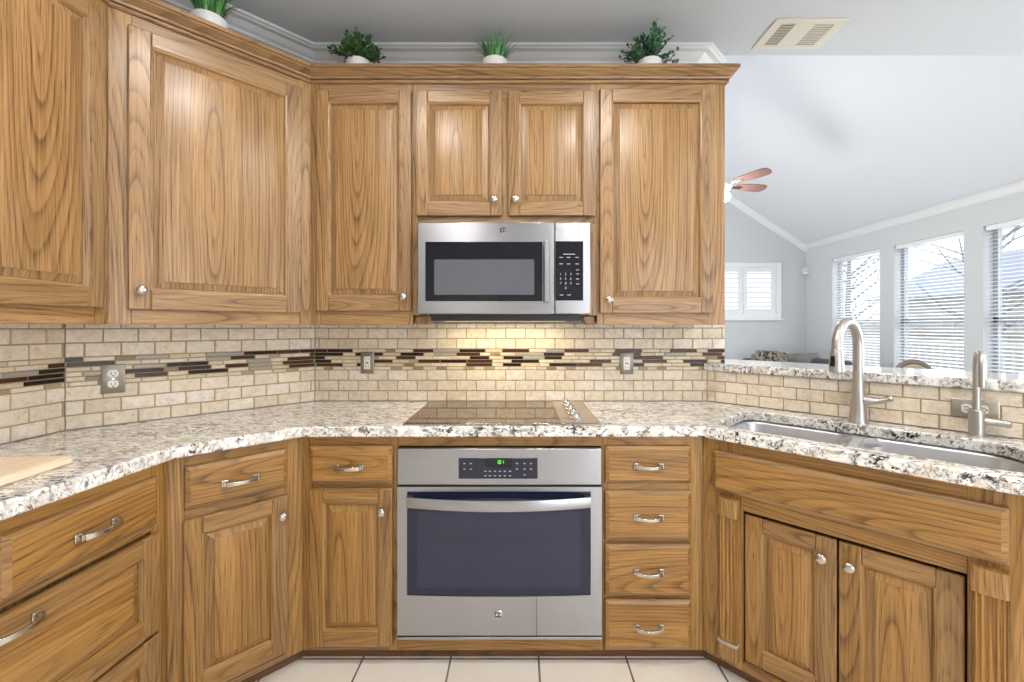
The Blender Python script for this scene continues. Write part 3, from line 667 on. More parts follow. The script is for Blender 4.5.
# ------------------------------------------------------------------ granite worktop with sink cut-out, and the raised bar top
def isect(P, d, Q, e):
    den = d[0]*e[1]-d[1]*e[0]; t = ((Q[0]-P[0])*e[1]-(Q[1]-P[1])*e[0])/den; return (P[0]+d[0]*t, P[1]+d[1]*t)
OV = .032
fl, fd, fb, fs = along(BA,DL,0,OV), along(BA,DD,0,OV), along(BB,DB,0,OV), along(BC,DS,0,OV)
DS2 = (math.cos(math.radians(-45.9)), math.sin(math.radians(-45.9)))
k1, k2, k3 = isect(fl,DL,fd,DD), isect(fd,DD,fb,DB), isect(fb,DB,fs,DS2)
E_ = -.002
outer = [along(WA,DL,-.95,.001), along(WA,DL,-.002,.001), (WB[0]+.001, 2.219), (WC[0]-.001, 2.219), along(WC,DS,1.5,.001), along(fs,DS2,1.25,0), k3, k2, k1, along(fl,DL,-.9)]
def rrect(u0, u1, o0, o1, radii, n=8):
    pts = []
    for (cu, co, a0, r) in ((u0,o0,PI,radii[0]),(u1,o0,1.5*PI,radii[1]),(u1,o1,0,radii[2]),(u0,o1,.5*PI,radii[3])):
        su = 1 if cu == u0 else -1; so = 1 if co == o0 else -1
        for k in range(n+1):
            t = a0+PI/2*k/n; pts.append((cu+su*r+r*math.cos(t), co+so*r+r*math.sin(t)))
    return pts
HU0, HU1, HO0, HO1 = .228, 1.06, .118, .528
hole = [along(WC,DS,u,o_) for u, o_ in rrect(HU0, HU1, HO0, HO1, (.07,.11,.09,.07))]
def slab(name, outer, hole, z0, z1, mat):
    bm = bmesh.new(); eds = []
    for loop in [outer]+([hole] if hole else []):
        vs = [bm.verts.new((p[0], p[1], z1)) for p in loop]
        eds += [bm.edges.new((vs[i], vs[(i+1)%len(vs)])) for i in range(len(vs))]
    bmesh.ops.triangle_fill(bm, edges=eds, use_beauty=True)
    bmesh.ops.dissolve_limit(bm, angle_limit=.01, verts=bm.verts[:], edges=bm.edges[:]) if False else None
    r = bmesh.ops.extrude_face_region(bm, geom=bm.faces[:])
    for v in r['geom']:
        if isinstance(v, bmesh.types.BMVert): v.co.z = z0
    bmesh.ops.recalc_face_normals(bm, faces=bm.faces)
    me = bpy.data.meshes.new(name); bm.to_mesh(me); bm.free(); me.materials.append(mat)
    ob = bpy.data.objects.new(name, me); COL.objects.link(ob)
    b = ob.modifiers.new('bevel', 'BEVEL'); b.width = .007; b.segments = 3; b.limit_method = 'ANGLE'; b.angle_limit = math.radians(60)
    me.polygons.foreach_set('use_smooth', [True]*len(me.polygons)); me.set_sharp_from_angle(angle=math.radians(40))
    return ob
tag(slab('countertop', outer, hole, CT-CTH, CT, GRAN), 'speckled cream granite worktop running over all the base cabinets', 'countertop')
bo = .015
bar = [(WC[0]-.0215, 2.2185), (1.0865, 2.2185), (1.0865, 2.60), along(WC,DS,1.6,-.36), along(WC,DS,1.6,bo)]
tag(slab('bar_top', bar, None, 1.113, 1.153, GRAN), 'raised granite bar ledge on the low tiled wall behind the sink', 'bar top')

# ------------------------------------------------------------------ double bowl sink
sk = thing('kitchen_sink', 'stainless steel double bowl sink set under the granite worktop', 'sink', (WC[0], WC[1], CT-CTH), ang(DS))
def bowl(u0, u1, radii, name):
    top = rrect(u0, u1, HO0-.004, HO1+.004, radii, 8); n = len(top); cu, co = (u0+u1)/2, (HO0+HO1)/2
    lv = [(0,1.0),(-.012,.985),(-.13,.93),(-.165,.89),(-.182,.82),(-.186,.68),(-.19,.15)]
    m = MB(); vs = [(cu+(p[0]-cu)*s_, -(co+(p[1]-co)*s_), z) for z, s_ in lv for p in top]
    fs = [(i*n+k, i*n+(k+1)%n, (i+1)*n+(k+1)%n, (i+1)*n+k) for i in range(len(lv)-1) for k in range(n)]+[tuple((len(lv)-1)*n+k for k in range(n))]
    m.poly(vs, fs); o = m.build(name, BOWL, sk, angle=60)
    m = MB(); m.lathe([(.045,.0),(.045,.004),(.03,.005),(.028,.001)], (cu, -co, -.189), 'z', 20); m.build('drain', CHROME, o)
    return top
UD = .64
t1 = bowl(HU0-.004, UD-.016, (.07,.06,.06,.07), 'sink_bowl'); t2 = bowl(UD+.016, HU1+.004, (.06,.11,.09,.06), 'sink_bowl')
m = MB(); N = 12; vs = []
for k in range(N+1):
    o_ = HO0-.004+(HO1-HO0+.008)*k/N; t = abs(2*k/N-1); wdt = .016+.05*max(0, t-.72)/.28; vs += [(UD-wdt-.008, -o_, -.03), (UD-wdt*.85, -o_, -.002), (UD+wdt*.85, -o_, -.002), (UD+wdt+.008, -o_, -.03)]
m.poly(vs, [(4*i+k, 4*i+k+1, 4*i+5+k, 4*i+4+k) for i in range(N) for k in range(3)]); m.build('sink_divider', steel('divider_steel', (236,236,236), .5, (3,3,120)), sk)  # same steel as the bowls, coloured lighter so the divider looks brightly lit
for ob in [o_ for o_ in sk.children if o_.name.startswith('sink_')]:
    sd = ob.modifiers.new('solid', 'SOLIDIFY'); sd.thickness = .0015; sd.offset = 1 if 'bowl' in ob.name else -1

# ------------------------------------------------------------------ faucets
fx = along(WC, DS, .630, .078)
fa = thing('kitchen_faucet', 'tall brushed nickel gooseneck faucet with pull-down spray head at the sink', 'faucet', (fx[0], fx[1], CT))
m = MB(); m.lathe([(.033,0),(.033,.006),(.0305,.012),(.027,.06),(.0225,.12),(.0195,.17),(.0185,.175)], (0,0,0), 'z', 28); m.build('faucet_body', FAUC, fa)
dv = Vector((-.848, -.53, 0)); Rr = .098; zc = 1.262-CT; pth = [(0,0,.17), (0,0,.22), (0,0,zc-.04)]
for k in range(17):
    t = PI*k/16; p = dv*(Rr-Rr*math.cos(t)); pth.append((p.x, p.y, zc+Rr*math.sin(t)))
hp = dv*(2*Rr); pth.append((hp.x, hp.y, zc-.004))
m = MB(); m.tube(pth, [.0185]*3+[.0185-.001*min(1,k/8) for k in range(17)]+[.0175], 18); m.build('spout', FAUC, fa)
sp = None
m = MB(); m.lathe([(.0185,.0),(.0195,-.002),(.022,-.03),(.0245,-.06),(.0255,-.088),(.022,-.092),(.0,-.092)], (hp.x, hp.y, zc-.004), 'z', 26, cap=False); sp = m.build('spray_head', FAUC, fa)
m = MB(); m.lathe([(.0189,.004),(.0205,.004),(.0205,-.002),(.0189,-.002)], (hp.x, hp.y, zc-.004), 'z', 26, cap=False); m.build('collar_ring', CHROME, sp)
th0 = math.atan2(dv.y, dv.x)-.35; th0 = math.atan2(-(fx[1]+hp.y), -(fx[0]+hp.x))-.55
m = MB(); vs = []
for z, r in ((-.028,.0227),(-.068,.0256)):
    for k in range(7): t = th0-.36+.72*k/6; vs.append((hp.x+r*math.cos(t), hp.y+r*math.sin(t), zc-.004+z))
m.poly(vs, [(k, k+1, 8+k, 7+k) for k in range(6)]); o = m.build('spray_button', PANELB, sp); sd = o.modifiers.new('solid','SOLIDIFY'); sd.thickness = .003; sd.offset = 0
m = MB(); hd = Vector((S, -S, 0)); z = .092
m.tube([tuple(hd*.018+Vector((0,0,z))), tuple(hd*.036+Vector((0,0,z))), tuple(hd*.042+Vector((0,0,z+.001))), tuple(hd*.06+Vector((0,0,z+.002))), tuple(hd*.085+Vector((0,0,z+.010))), tuple(hd*.1+Vector((0,0,z+.018))), tuple(hd*.105+Vector((0,0,z+.021)))], [.020,.019,.0155,.012,.011,.0125,.008], 16)
m.build('lever_handle', FAUC, fa)
fx2 = along(WC, DS, .957, .052)
ff = thing('filter_faucet', 'small slim brushed nickel drinking water tap right of the gooseneck faucet', 'faucet', (fx2[0], fx2[1], CT))
m = MB(); m.lathe([(.026,0),(.026,.004),(.0215,.006),(.0215,.092),(.019,.095),(.013,.096)], (0,0,0), 'z', 24); m.build('faucet_body', FAUC, ff)
d2 = Vector((-.62, -.785, 0)); R2 = .040; zc = .258; pth = [(0,0,.09),(0,0,.15),(0,0,.22)]
for k in range(13):
    t = PI*k/12; p = d2*(R2-R2*math.cos(t)); pth.append((p.x, p.y, zc+R2*math.sin(t)))
p = d2*(2*R2); pth += [(p.x, p.y, zc-.03), (p.x, p.y, zc-.075)]
m = MB(); m.tube(pth, [.0105]*3+[.0100]*13+[.0105,.0100], 16); m.build('spout', FAUC, ff)
m = MB(); m.tube([tuple(hd*.018+Vector((0,0,.056))), tuple(hd*.026+Vector((0,0,.056))), tuple(hd*.030+Vector((0,0,.056))), tuple(hd*.078+Vector((0,0,.054))), tuple(hd*.082+Vector((0,0,.054)))], [.015,.015,.0125,.0125,.008], 16); m.build('lever_handle', FAUC, ff)

# ------------------------------------------------------------------ appliances
def monogram(parent, x, y, z, r, name='badge'):
    """round chrome badge with a scrolled monogram"""
    m = MB(); m.lathe([(r,0),(r,.0015),(r*.86,.003),(r*.8,.0018),(r*.2,.0018)], (x,y,z), 'y', 28); o = m.build(name, CHROME, parent)
    m = MB(); q = r*.62
    m.tube([(x+q*(-.75+.0*k)+q*.62*math.cos(t)+q*.2, y-.003, z+q*.75*math.sin(t)) for k, t in enumerate([.7+k*.45 for k in range(12)])], r*.075, 6)
    m.tube([(x+q*.35+q*.45*math.cos(t), y-.003, z+q*(.33 if t < 4 else .33)+q*.35*math.sin(t)) for t in [.3+k*.45 for k in range(10)]], r*.07, 6)
    m.tube([(x+q*.35+q*.48*math.cos(t), y-.003, z-q*.33+q*.38*math.sin(t)) for t in [1.6+k*.45 for k in range(10)]], r*.07, 6)
    m.build('monogram', PANELB, o); return o
def font_mesh(name, parent, text, loc, size, mat, align='CENTER'):
    cu = bpy.data.curves.new(name, 'FONT'); cu.body = text; cu.size = size; cu.align_x = align; cu.align_y = 'CENTER'; cu.extrude = .0003
    ob = bpy.data.objects.new(name, cu); COL.objects.link(ob); dg = bpy.context.evaluated_depsgraph_get()
    me = bpy.data.meshes.new_from_object(ob.evaluated_get(dg)); bpy.data.objects.remove(ob); bpy.data.curves.remove(cu)
    me.name = name; me.materials.clear(); me.materials.append(mat)
    o = bpy.data.objects.new(name, me); COL.objects.link(o); o.parent = parent; o.location = loc; o.rotation_euler = (PI/2, 0, 0); return o
# microwave: front at Y = 1.863
mk = .004394; MX = lambda p: (p-503.75)*mk; MZ = lambda q: 1.34+(327-q)*mk
mw = thing('microwave', 'stainless steel over-the-range microwave under the short oak cabinet', 'microwave', ((503.75-518)*mk, 1.863, 0))
mx0, mx1, mz0, mz1 = MX(417.3), MX(590.5), MZ(314), MZ(222)
m = MB(); m.box(mx0+.003, mx1-.003, .03, .355, mz0+.004, mz1-.002); m.box(mx0+.03, mx1-.03, .10, .34, 1.368, mz0+.004); m.build('microwave_body', plain('microwave_case', (58,58,60), .4), mw, bevel=.003)
ds = MX(554.8)
m = MB(); m.box(mx0, ds-.001, 0, .029, mz0, mz1); md = m.build('door', STEEL, mw, bevel=.004)
m = MB(); m.box(MX(425.3), MX(542.3), -.0025, .001, MZ(301.2), MZ(241.8)); mwn = m.build('window_glass', BLACKG, md, bevel=.002)
m = MB(); m.box(MX(434.4), MX(534.2), -.0032, -.001, MZ(294.8), MZ(259.6)); m.build('window_screen', SCREEN, mwn)
m = MB(); hx = MX(546.2)
vs = []
for k in range(13):
    t = -1+2*k/12; zz = (MZ(242)+MZ(302))/2+t*(MZ(242)-MZ(302))/2; out = .018+.014*(1-t*t)
    vs += [(hx-.013,-out,zz),(hx-.009,-out-.009,zz),(hx+.009,-out-.009,zz),(hx+.013,-out,zz),(hx+.009,-out+.004,zz),(hx-.009,-out+.004,zz)]
m.poly(vs, [(6*i+k, 6*i+(k+1)%6, 6*i+6+(k+1)%6, 6*i+6+k) for i in range(12) for k in range(6)]+[tuple(range(5,-1,-1)), tuple(72+k for k in range(6))])
for zz in (MZ(244), MZ(300)): m.box(hx-.008, hx+.008, -.02, .001, zz-.012, zz+.012)
m.build('handle', STEEL, md, bevel=.001)
monogram(md, MX(503.6), 0, MZ(230.3), .0165)
m = MB(); m.box(ds+.001, mx1, 0, .029, mz0, mz1); mp = m.build('control_panel', STEEL, mw, bevel=.004)
m = MB(); m.box(MX(555.6), MX(583.2), -.0025, .001, MZ(300.5), MZ(241.3)); kp = m.build('keypad', BLACKG, mp, bevel=.0015)
for q, ps, hw in ((254.3, (569,), .026), (257.5, (561,568.5,577), .0075), (264, (561,568.5,577), .0075), (270, (577.5,), .006), (295, (561.5,569), .0075)):
    for p in ps:
        m = MB(); m.box(MX(p)-hw, MX(p)+hw, -.0032, -.002, MZ(q)-.0016, MZ(q)+.0016); m.build('key_label', PRINT, kp, auto=False)
for r_, row in enumerate(('123', '456', '789', ' 0 ')):
    for c_, ch in enumerate(row):
        if ch.strip(): font_mesh('key_digit', kp, ch, (MX(560.5+5.1*c_), -.0033, MZ(274.3+4.6*r_)), .015, PRINT)
for q in (274, 279, 284):
    m = MB(); m.box(MX(577.5)-.006, MX(577.5)+.006, -.0032, -.002, MZ(q)-.0016, MZ(q)+.0016); m.build('key_label', PRINT, kp, auto=False)
m = MB(); m.box(-.29, .29, .14, .26, 1.3665, 1.3685); lens = m.build('lamp_lens', emit('cooktop_lamp', (255,226,170), .35), mw)
lamp('cooktop_light', 'AREA', (0, .2, 1.363), 2.4, (1.0, .86, .62), (0,0,0), mw, shape='RECTANGLE', size=.56, size_y=.10)

# wall oven: front frame at Y = 1.66
ok = 1.66/424; OX = lambda p: (p-499.5)*ok; OZ = lambda q: 1.34-(q-327)*ok
ov = thing('wall_oven', 'stainless steel built-in electric oven with curved handle below the cooktop', 'oven', ((499.5-518)*ok, 1.66, 0))
ox0, ox1 = OX(397.2), OX(601.8)
m = MB(); m.box(ox0+.012, ox1-.012, .026, .49, .108, .860); m.build('oven_body', plain('oven_case', (30,30,32), .5), ov)
m = MB(); m.box(ox0, ox1, 0, .0245, OZ(485), OZ(448.6)); oc = m.build('control_panel', STEEL, ov, bevel=.003)
m = MB(); m.box(OX(458.6), OX(537.6), -.003, .001, OZ(478.6), OZ(458)); oq = m.build('touch_panel', plain('touch_panel', (34,35,54), .12), oc, bevel=.002)
m = MB(); m.box(OX(485), OX(512), -.0036, -.002, OZ(467.4), OZ(459)); dsp = m.build('display', PANELB, oq)
m = MB()
SEG = {'1': 'bc', '0': 'abcdef', '8': 'abcdefg'}; zc = OZ(461.8)
for k, ch in enumerate('101'):
    cx = OX(500)+(-1+k)*.0105; w, h = .0034, .0062
    for s_ in SEG[ch]:
        bx = {'a': (-w,w,h-.0012,h+.0012), 'd': (-w,w,-h-.0012,-h+.0012), 'g': (-w,w,-.001,.001), 'b': (w-.0011,w+.0011,0,h), 'c': (w-.0011,w+.0011,-h,0), 'f': (-w-.0011,-w+.0011,0,h), 'e': (-w-.0011,-w+.0011,-h,0)}[s_]
        m.box(cx+bx[0], cx+bx[1], -.0041, -.0035, zc+bx[2], zc+bx[3])
m.build('clock_digits', LED, dsp)
def keys(name, rows, parent, X_, Z_, hw, hh, y0, y1, mat):
    for q, ps in rows:
        for p in ps:
            m = MB(); m.box(X_(p)-hw, X_(p)+hw, y0, y1, Z_(q)-hh, Z_(q)+hh); m.build(name, mat, parent, auto=False)
keys('touch_key', ((463.3, (464.5, 471)), (468.8, (464.5, 471)), (463.3, (517, 524.5, 531)), (468.8, (517, 524.5, 531)), (474.5, (524.5,)), (471, (485.5,490,495,500,504.8,510)), (475.5, (485.5,490,495,500,504.8,510))), oq, OX, OZ, .0042, .0017, -.0036, -.002, PRINT)
m = MB(); m.box(ox0+.002, ox1-.002, .006, .026, OZ(487), OZ(485)); m.build('vent_slot', DARK, ov)
# door: steel frame around the glass, with a curved lower edge to the window
m = MB(); zt, zb, zwt = OZ(487), OZ(635.5), OZ(491.5); gx0, gx1 = OX(407), OX(590.8)
N = 16; low = [(gx0+(gx1-gx0)*k/N, OZ(595.3)-.006*(1-(2*k/N-1)**2)) for k in range(N+1)]
m.box(ox0, gx0, 0, .026, zb, zt); m.box(gx1, ox1, 0, .026, zb, zt); m.box(gx0, gx1, 0, .026, zwt, zt)
m.prism([(gx0, zb)]+low+[(gx1, zb)], -.026, 0.0, axis='y')
od = m.build('door', STEEL, ov)
m = MB(); m.box(gx0, gx1, .004, .022, OZ(599), zwt); dg_ = m.build('window_glass', DARKG, od)
m = MB(); m.box(gx0+.04, gx1-.04, .0034, .006, OZ(588), OZ(512)); m.build('window_screen', plain('oven_mesh', (46,48,72), .08), dg_)  # mesh tinted bluish too, reflection put into the colour
m = MB(); m.box(OX(536.5)-.0008, OX(536.5)+.0008, -.0006, .002, zb, OZ(597.5)); m.build('panel_seam', DARK, od)
m = MB(); m.box(ox0+.003, ox1-.003, .008, .026, OZ(637.2), zb); m.build('bottom_slot', DARK, ov)
m = MB(); m.box(ox0, ox1, 0, .026, OZ(640), OZ(637.2)); m.build('bottom_trim', STEEL, ov, bevel=.001)
monogram(od, OX(498.5), 0, OZ(614.5), .0175)
m = MB(); N = 20; vs = []; hz = OZ(499.8); hl = (gx1-gx0)/2-.004; hcx = (gx0+gx1)/2
for k in range(N+1):
    t = -1+2*k/N; out = .020+.038*(1-t*t); x = hcx+t*hl
    vs += [(x,-out+.006,hz-.019),(x,-out-.004,hz-.021),(x,-out-.010,hz),(x,-out-.004,hz+.019),(x,-out+.006,hz+.017)]
m.poly(vs, [(5*i+k, 5*i+(k+1)%5, 5*i+5+(k+1)%5, 5*i+5+k) for i in range(N) for k in range(5)]+[(4,3,2,1,0), tuple(5*N+k for k in range(5))])
for sg in (-1, 1): m.box(hcx+sg*(hl-.01)-.012, hcx+sg*(hl-.01)+.012, -.022, .004, hz-.017, hz+.016)
m.build('handle', STEEL, od, angle=50)

# cooktop
ck = thing('cooktop', 'black glass electric cooktop set in the granite above the oven', 'cooktop', (-.0625, 1.92, CT))
m = MB(); m.box(-.393, .393, -.247, .247, .0005, .007); cg = m.build('cooktop_frame', plain('cooktop_edge', (176,170,160), .2, 1.0), ck, bevel=.002)
m = MB(); m.box(-.388, .232, -.240, .243, .0065, .009); g_ = m.build('glass_top', COOKREFL, ck, bevel=.001)
m = MB(); m.box(.234, .388, -.240, .243, .0065, .009); cp = m.build('control_strip', STRIP, ck, bevel=.001)
for k in range(4):
    y = -.165+k*.098
    m = MB(); m.lathe([(.0245,.009),(.0245,.014),(.021,.017),(.019,.030),(.015,.034),(.003,.035)], (.30, y, 0), 'z', 24); m.box(.296, .304, y-.020, y+.020, .032, .041); m.build('knob', CHROME, cp, bevel=.001)
m = MB()
for bx, by, r in ((-.22,-.11,.10),(-.22,.12,.075),(.06,.11,.10),(.06,-.12,.075)):
    N = 40; vs = [(bx+rr*math.cos(2*PI*k/N), by+rr*math.sin(2*PI*k/N), .00925) for rr in (r, r-.003) for k in range(N)]
    m.poly(vs, [(k, (k+1)%N, N+(k+1)%N, N+k) for k in range(N)])
m.build('burner_rings', plain('burner_print', (70,66,62), .2), g_)

# ------------------------------------------------------------------ outlets
def socket_face(m, x, z, mi, rot=False):
    N = 20; pts = [(x+.0165*math.cos(2*PI*k/N), z+max(-.0135, min(.0135, .0165*math.sin(2*PI*k/N)))) for k in range(N)]
    if rot: pts = [(x+(p[1]-z), z+(p[0]-x)) for p in pts]
    m.prism(pts, .004, .0075, mi, axis='y')
def outlet(label, P, d, u, z, mat, kind):
    p = along(P, d, u, 0); t = thing('wall_outlet', label, 'outlet', (p[0], p[1], z), ang(d), 'wall outlets')
    horiz = kind == 'side'; w, h = (.061, .034) if horiz else (.035, .057)
    m = MB(); vs = [(sx*(w-e), yy, sz*(h-e)) for e, yy in ((0,0),(0,-.003),(.004,-.0055)) for sx, sz in ((-1,-1),(1,-1),(1,1),(-1,1))]
    m.poly(vs, [(4*k+i, 4*k+(i+1)%4, 4*k+4+(i+1)%4, 4*k+4+i) for k in range(2) for i in range(4)]+[(8,9,10,11),(3,2,1,0)]); m.build('cover_plate', mat, t)
    if kind == 'rocker':
        m = MB(); m.box(-.0165, .0165, -.0075, -.004, -.033, .033); r = m.build('socket', SOCK, t, bevel=.001)
        m = MB()
        for dz in (-.02, .02):
            m.box(-.0075, -.0055, -.0081, -.007, dz-.005, dz+.005); m.box(.0055, .0075, -.0081, -.007, dz-.004, dz+.004)
        m.box(-.008, .008, -.0081, -.007, -.0035, -.0005); m.box(-.006, .006, -.0081, -.007, .0010, .004); m.build('slots', DARK, r)
    else:
        for k in (-1, 1):
            x, zz = (k*.0205, 0) if horiz else (0, k*.0205)
            m = MB(); socket_face(m, x, zz, 0, horiz); r = m.build('socket', SOCK, t)
            m = MB()
            if horiz: m.box(x-.006, x+.006, -.0082, -.007, .005, .0072); m.box(x-.005, x+.005, -.0082, -.007, -.0072, -.005); m.lathe([(.0028,.007),(.0028,.0082)], (x+.009*1, 0, 0), 'y', 10)
            else: m.box(x-.0072, x-.005, -.0082, -.007, zz-.004, zz+.006); m.box(x+.005, x+.0072, -.0082, -.007, zz-.003, zz+.005); m.lathe([(.0028,.007),(.0028,.0082)], (x, 0, zz-.0085), 'y', 10)
            m.build('slots', DARK, r)
        m = MB(); m.lathe([(.003,.005),(.003,.0065)], (0,0,0), 'y', 10); m.build('screw', CHROME, t)
outlet('grey metal duplex outlet in the tiles under the corner cabinet', WA, DD, .130, 1.1355, PLATE, 'duplex')
outlet('grey plate outlet with one upright socket in the tiles left of the cooktop', WB, DB, .275, 1.153, PLATE, 'rocker')
outlet('grey plate outlet with one upright socket in the tiles right of the cooktop', WB, DB, 1.631, 1.150, PLATE, 'rocker')
outlet('sideways duplex outlet in the low tiled wall behind the slim tap', WC, DS, .954, 1.042, PLATEB, 'side')

# ------------------------------------------------------------------ cutting board
cb = MB(); cb.box(-.36, 0, -.46, 0, 0, .024, 'y'); o = cb.build('cutting_board', CUTB, bevel=.006, seg=3)
o.location = (-1.262, 1.205, CT); o.rotation_euler = (0, 0, math.radians(4)); tag(o, 'pale maple cutting board lying on the granite at the left', 'cutting board')

# ------------------------------------------------------------------ potted plants on top of the cabinets
def pot(parent, r, h):
    m = MB(); m.lathe([(r*.45,0),(r*.62,h*.06),(r*.88,h*.4),(r*.98,h*.75),(r,h*.95),(r*.98,h),(r*.9,h),(r*.88,h*.86),(r*.3,h*.84)], (0,0,0), 'z', 32); p = m.build('pot', POT, parent)
    m = MB(); m.lathe([(r*.87,h*.84),(r*.5,h*.9),(.002,h*.92)], (0,0,0), 'z', 20); m.build('soil', SOIL, p)
def leaf(m, p, d, up, L, Wd, mi=0):
    d = d.normalized(); s_ = d.cross(up)
    s_ = s_.normalized() if s_.length > 1e-4 else Vector((1,0,0)); nn = s_.cross(d)
    a = p; b = p+d*L*.45+s_*Wd+nn*Wd*.25; c = p+d*L; e = p+d*L*.45-s_*Wd+nn*Wd*.25; mid = p+d*L*.5
    m.poly([tuple(x) for x in (a, b, c, e, mid)], [(0,1,4),(1,2,4),(4,2,3),(0,4,3)], None, mi)
def bush(label, loc, R, seed, mat, hx=1.0, zs=1.0):
    rnd = random.Random(seed); t = thing('potted_plant', label, 'plant', loc, 0, 'potted plants on the cabinets'); h = .10; pot(t, .058, h)
    m = MB(); ms = MB()
    for k in range(64):
        th = rnd.random()*2*PI; el = rnd.uniform(.0, 1.45); L = R*rnd.uniform(.72, 1.08)
        d = Vector((math.cos(th)*math.cos(el)*hx, math.sin(th)*math.cos(el), math.sin(el)*zs)); p0 = Vector((0,0,h*.9)); p1 = p0+d*L*.5+Vector((0,0,.012)); p2 = p0+d*L+Vector((0,0,.008*rnd.uniform(-1,1)))
        ms.tube([p0,p1,p2], [.0018,.0013,.0008], 5)
        for q in range(18):
            f = .2+.8*q/17; p = p0.lerp(p1, min(1, f*2)) if f < .5 else p1.lerp(p2, (f-.5)*2)
            a = rnd.random()*2*PI; dd = (d*.6+Vector((math.cos(a), math.sin(a), rnd.uniform(-.3,.8)))).normalized()
            leaf(m, p, dd, Vector((rnd.uniform(-.4,.4), rnd.uniform(-.4,.4), 1)), rnd.uniform(.016,.025), rnd.uniform(.006,.0085))
    ms.build('stems', STEM, t); m.build('leaves', mat, t, auto=False); return t
def grass(label, loc, seed, H=.15, spread=.55):
    rnd = random.Random(seed); t = thing('potted_grass', label, 'plant', loc, 0, 'potted plants on the cabinets'); h = .10; pot(t, .064, h); m = MB()
    for k in range(300):
        a = rnd.random()*2*PI; r0 = .045*math.sqrt(rnd.random()); p = Vector((r0*math.cos(a), r0*math.sin(a), h*.88)); lean = rnd.uniform(.1,1)*spread; L = H*rnd.uniform(.65,1.1); b = a+rnd.uniform(-.6,.6)
        wv = Vector((-math.sin(b), math.cos(b), 0)); vs = []; w0 = rnd.uniform(.003,.005)
        for q in range(5):
            f = q/4; c = p+Vector((math.cos(b)*lean*L*f*f, math.sin(b)*lean*L*f*f, L*(f-.22*lean*f*f))); ww = w0*(1-f*.95); vs += [tuple(c-wv*ww), tuple(c+wv*ww+Vector((0,0,0)))]
        m.poly(vs, [(2*i, 2*i+1, 2*i+3, 2*i+2) for i in range(4)])
    m.build('grass_blades', BLADE, t, auto=False); return t
ZT = UZT+.001
def ontop(px, back): # a spot behind the back-run cornice
    return ((px-518)/424*(1.93+back), 1.93+back, ZT)
pu = along(UA, DD, .30, -.085)
grass('potted grass in a white pot on top of the diagonal corner cabinet', (pu[0], pu[1], ZT), 3, .20, .85)
bush('dark round bushy plant in a white pot above the narrow left cabinet', ontop(359, .085), .135, 7, BOXL, .92, 1.0)
grass('potted grass in a white pot on top of the cabinet over the microwave', ontop(495, .085), 8, .115, .75)
bush('blue-green loose bushy plant in a white pot above the right cabinet', ontop(649, .085), .14, 15, BLUEL, .92, 1.12)

# ------------------------------------------------------------------ ceiling things
vt = thing('ceiling_vent', 'beige ceiling air vent with grilles above the bar', 'vent', (1.372, 2.077, CEILZ))
m = MB(); vx, vy = .170, .107
m.box(-vx, vx, -vy, -vy+.028, -.006, -.0005); m.box(-vx, vx, vy-.028, vy, -.006, -.0005); m.box(-vx, -vx+.045, -vy+.028, vy-.028, -.006, -.0005); m.box(vx-.045, vx, -vy+.028, vy-.028, -.006, -.0005); m.box(-.06, .035, -vy+.028, vy-.028, -.006, -.0005)
m.build('vent_frame', plain('vent_beige', (214,208,194), .45), vt, bevel=.002)
m = MB(); m.box(-vx+.045, vx-.045, -vy+.028, vy-.028, -.0015, -.0005); m.build('vent_throat', plain('vent_dark', (44,40,36), .8), vt)
m = MB()
for k in range(9):
    y = -.074+k*.0185; m.box(-vx+.045, -.06, y-.0025, y+.0025, -.005, -.0016)
for k in range(7):
    x = -vx+.05+k*.010; m.box(x-.0012, x+.0012, -.078, .078, -.0045, -.0016)
VG = plain('vent_beige_grille', (206,200,186), .45)
m.build('vent_grille', VG, vt)
m = MB()
for k in range(11):
    y = -.076+k*.0152; m.box(.035, vx-.045, y-.0042, y+.0042, -.0055, -.0016)
m.build('vent_louvers', VG, vt)
rc = [(-.55,.9),(.55,.9),(-.55,-.5),(.6,-.5),(1.9,.6),(2.6,-.7)]
for k, (x, y) in enumerate(rc):
    t = thing('recessed_light', 'round white recessed ceiling light above the kitchen floor', 'ceiling light', (x, y, CEILZ), 0, 'recessed kitchen lights')
    m = MB(); m.lathe([(.095,-.0005),(.095,-.006),(.078,-.008),(.075,-.001)], (0,0,0), 'z', 32, cap=False); m.build('trim_ring', WHITE, t)
    m = MB(); m.lathe([(.075,-.001),(.075,-.003)], (0,0,0), 'z', 32); m.build('light_lens', CAN, t)
    lamp('can_light', 'AREA', (0,0,-.012), 15 if k < 4 else 16, WARM if k < 4 else (1,.95,.88), (0,0,0), t, shape='DISK', size=.15)
# ceiling fan in the family room
fa = thing('ceiling_fan', 'ceiling fan with reddish brown blades and a lit globe in the far room', 'fan', (2.40, 5.0, 0))
zc = ZW+SL*(XR-2.40); fz = 2.98
m = MB(); m.lathe([(.07,zc-.12),(.07,zc-.06),(.05,zc+.05)], (0,0,0), 'z', 24); m.build('canopy', WHITE, fa)
m = MB(); m.tube([(0,0,fz+.1),(0,0,zc-.1)], .013, 12); m.build('downrod', WHITE, fa)
m = MB(); m.lathe([(.02,fz+.12),(.06,fz+.1),(.11,fz+.06),(.12,fz+.01),(.09,fz-.04),(.05,fz-.06)], (0,0,0), 'z', 28); m.build('motor_housing', WHITE, fa)
m = MB(); m.lathe([(.05,fz-.06),(.09,fz-.08),(.10,fz-.11),(.08,fz-.15),(.04,fz-.17),(.003,fz-.175)], (0,0,0), 'z', 28); m.build('light_globe', GLOBE, fa)
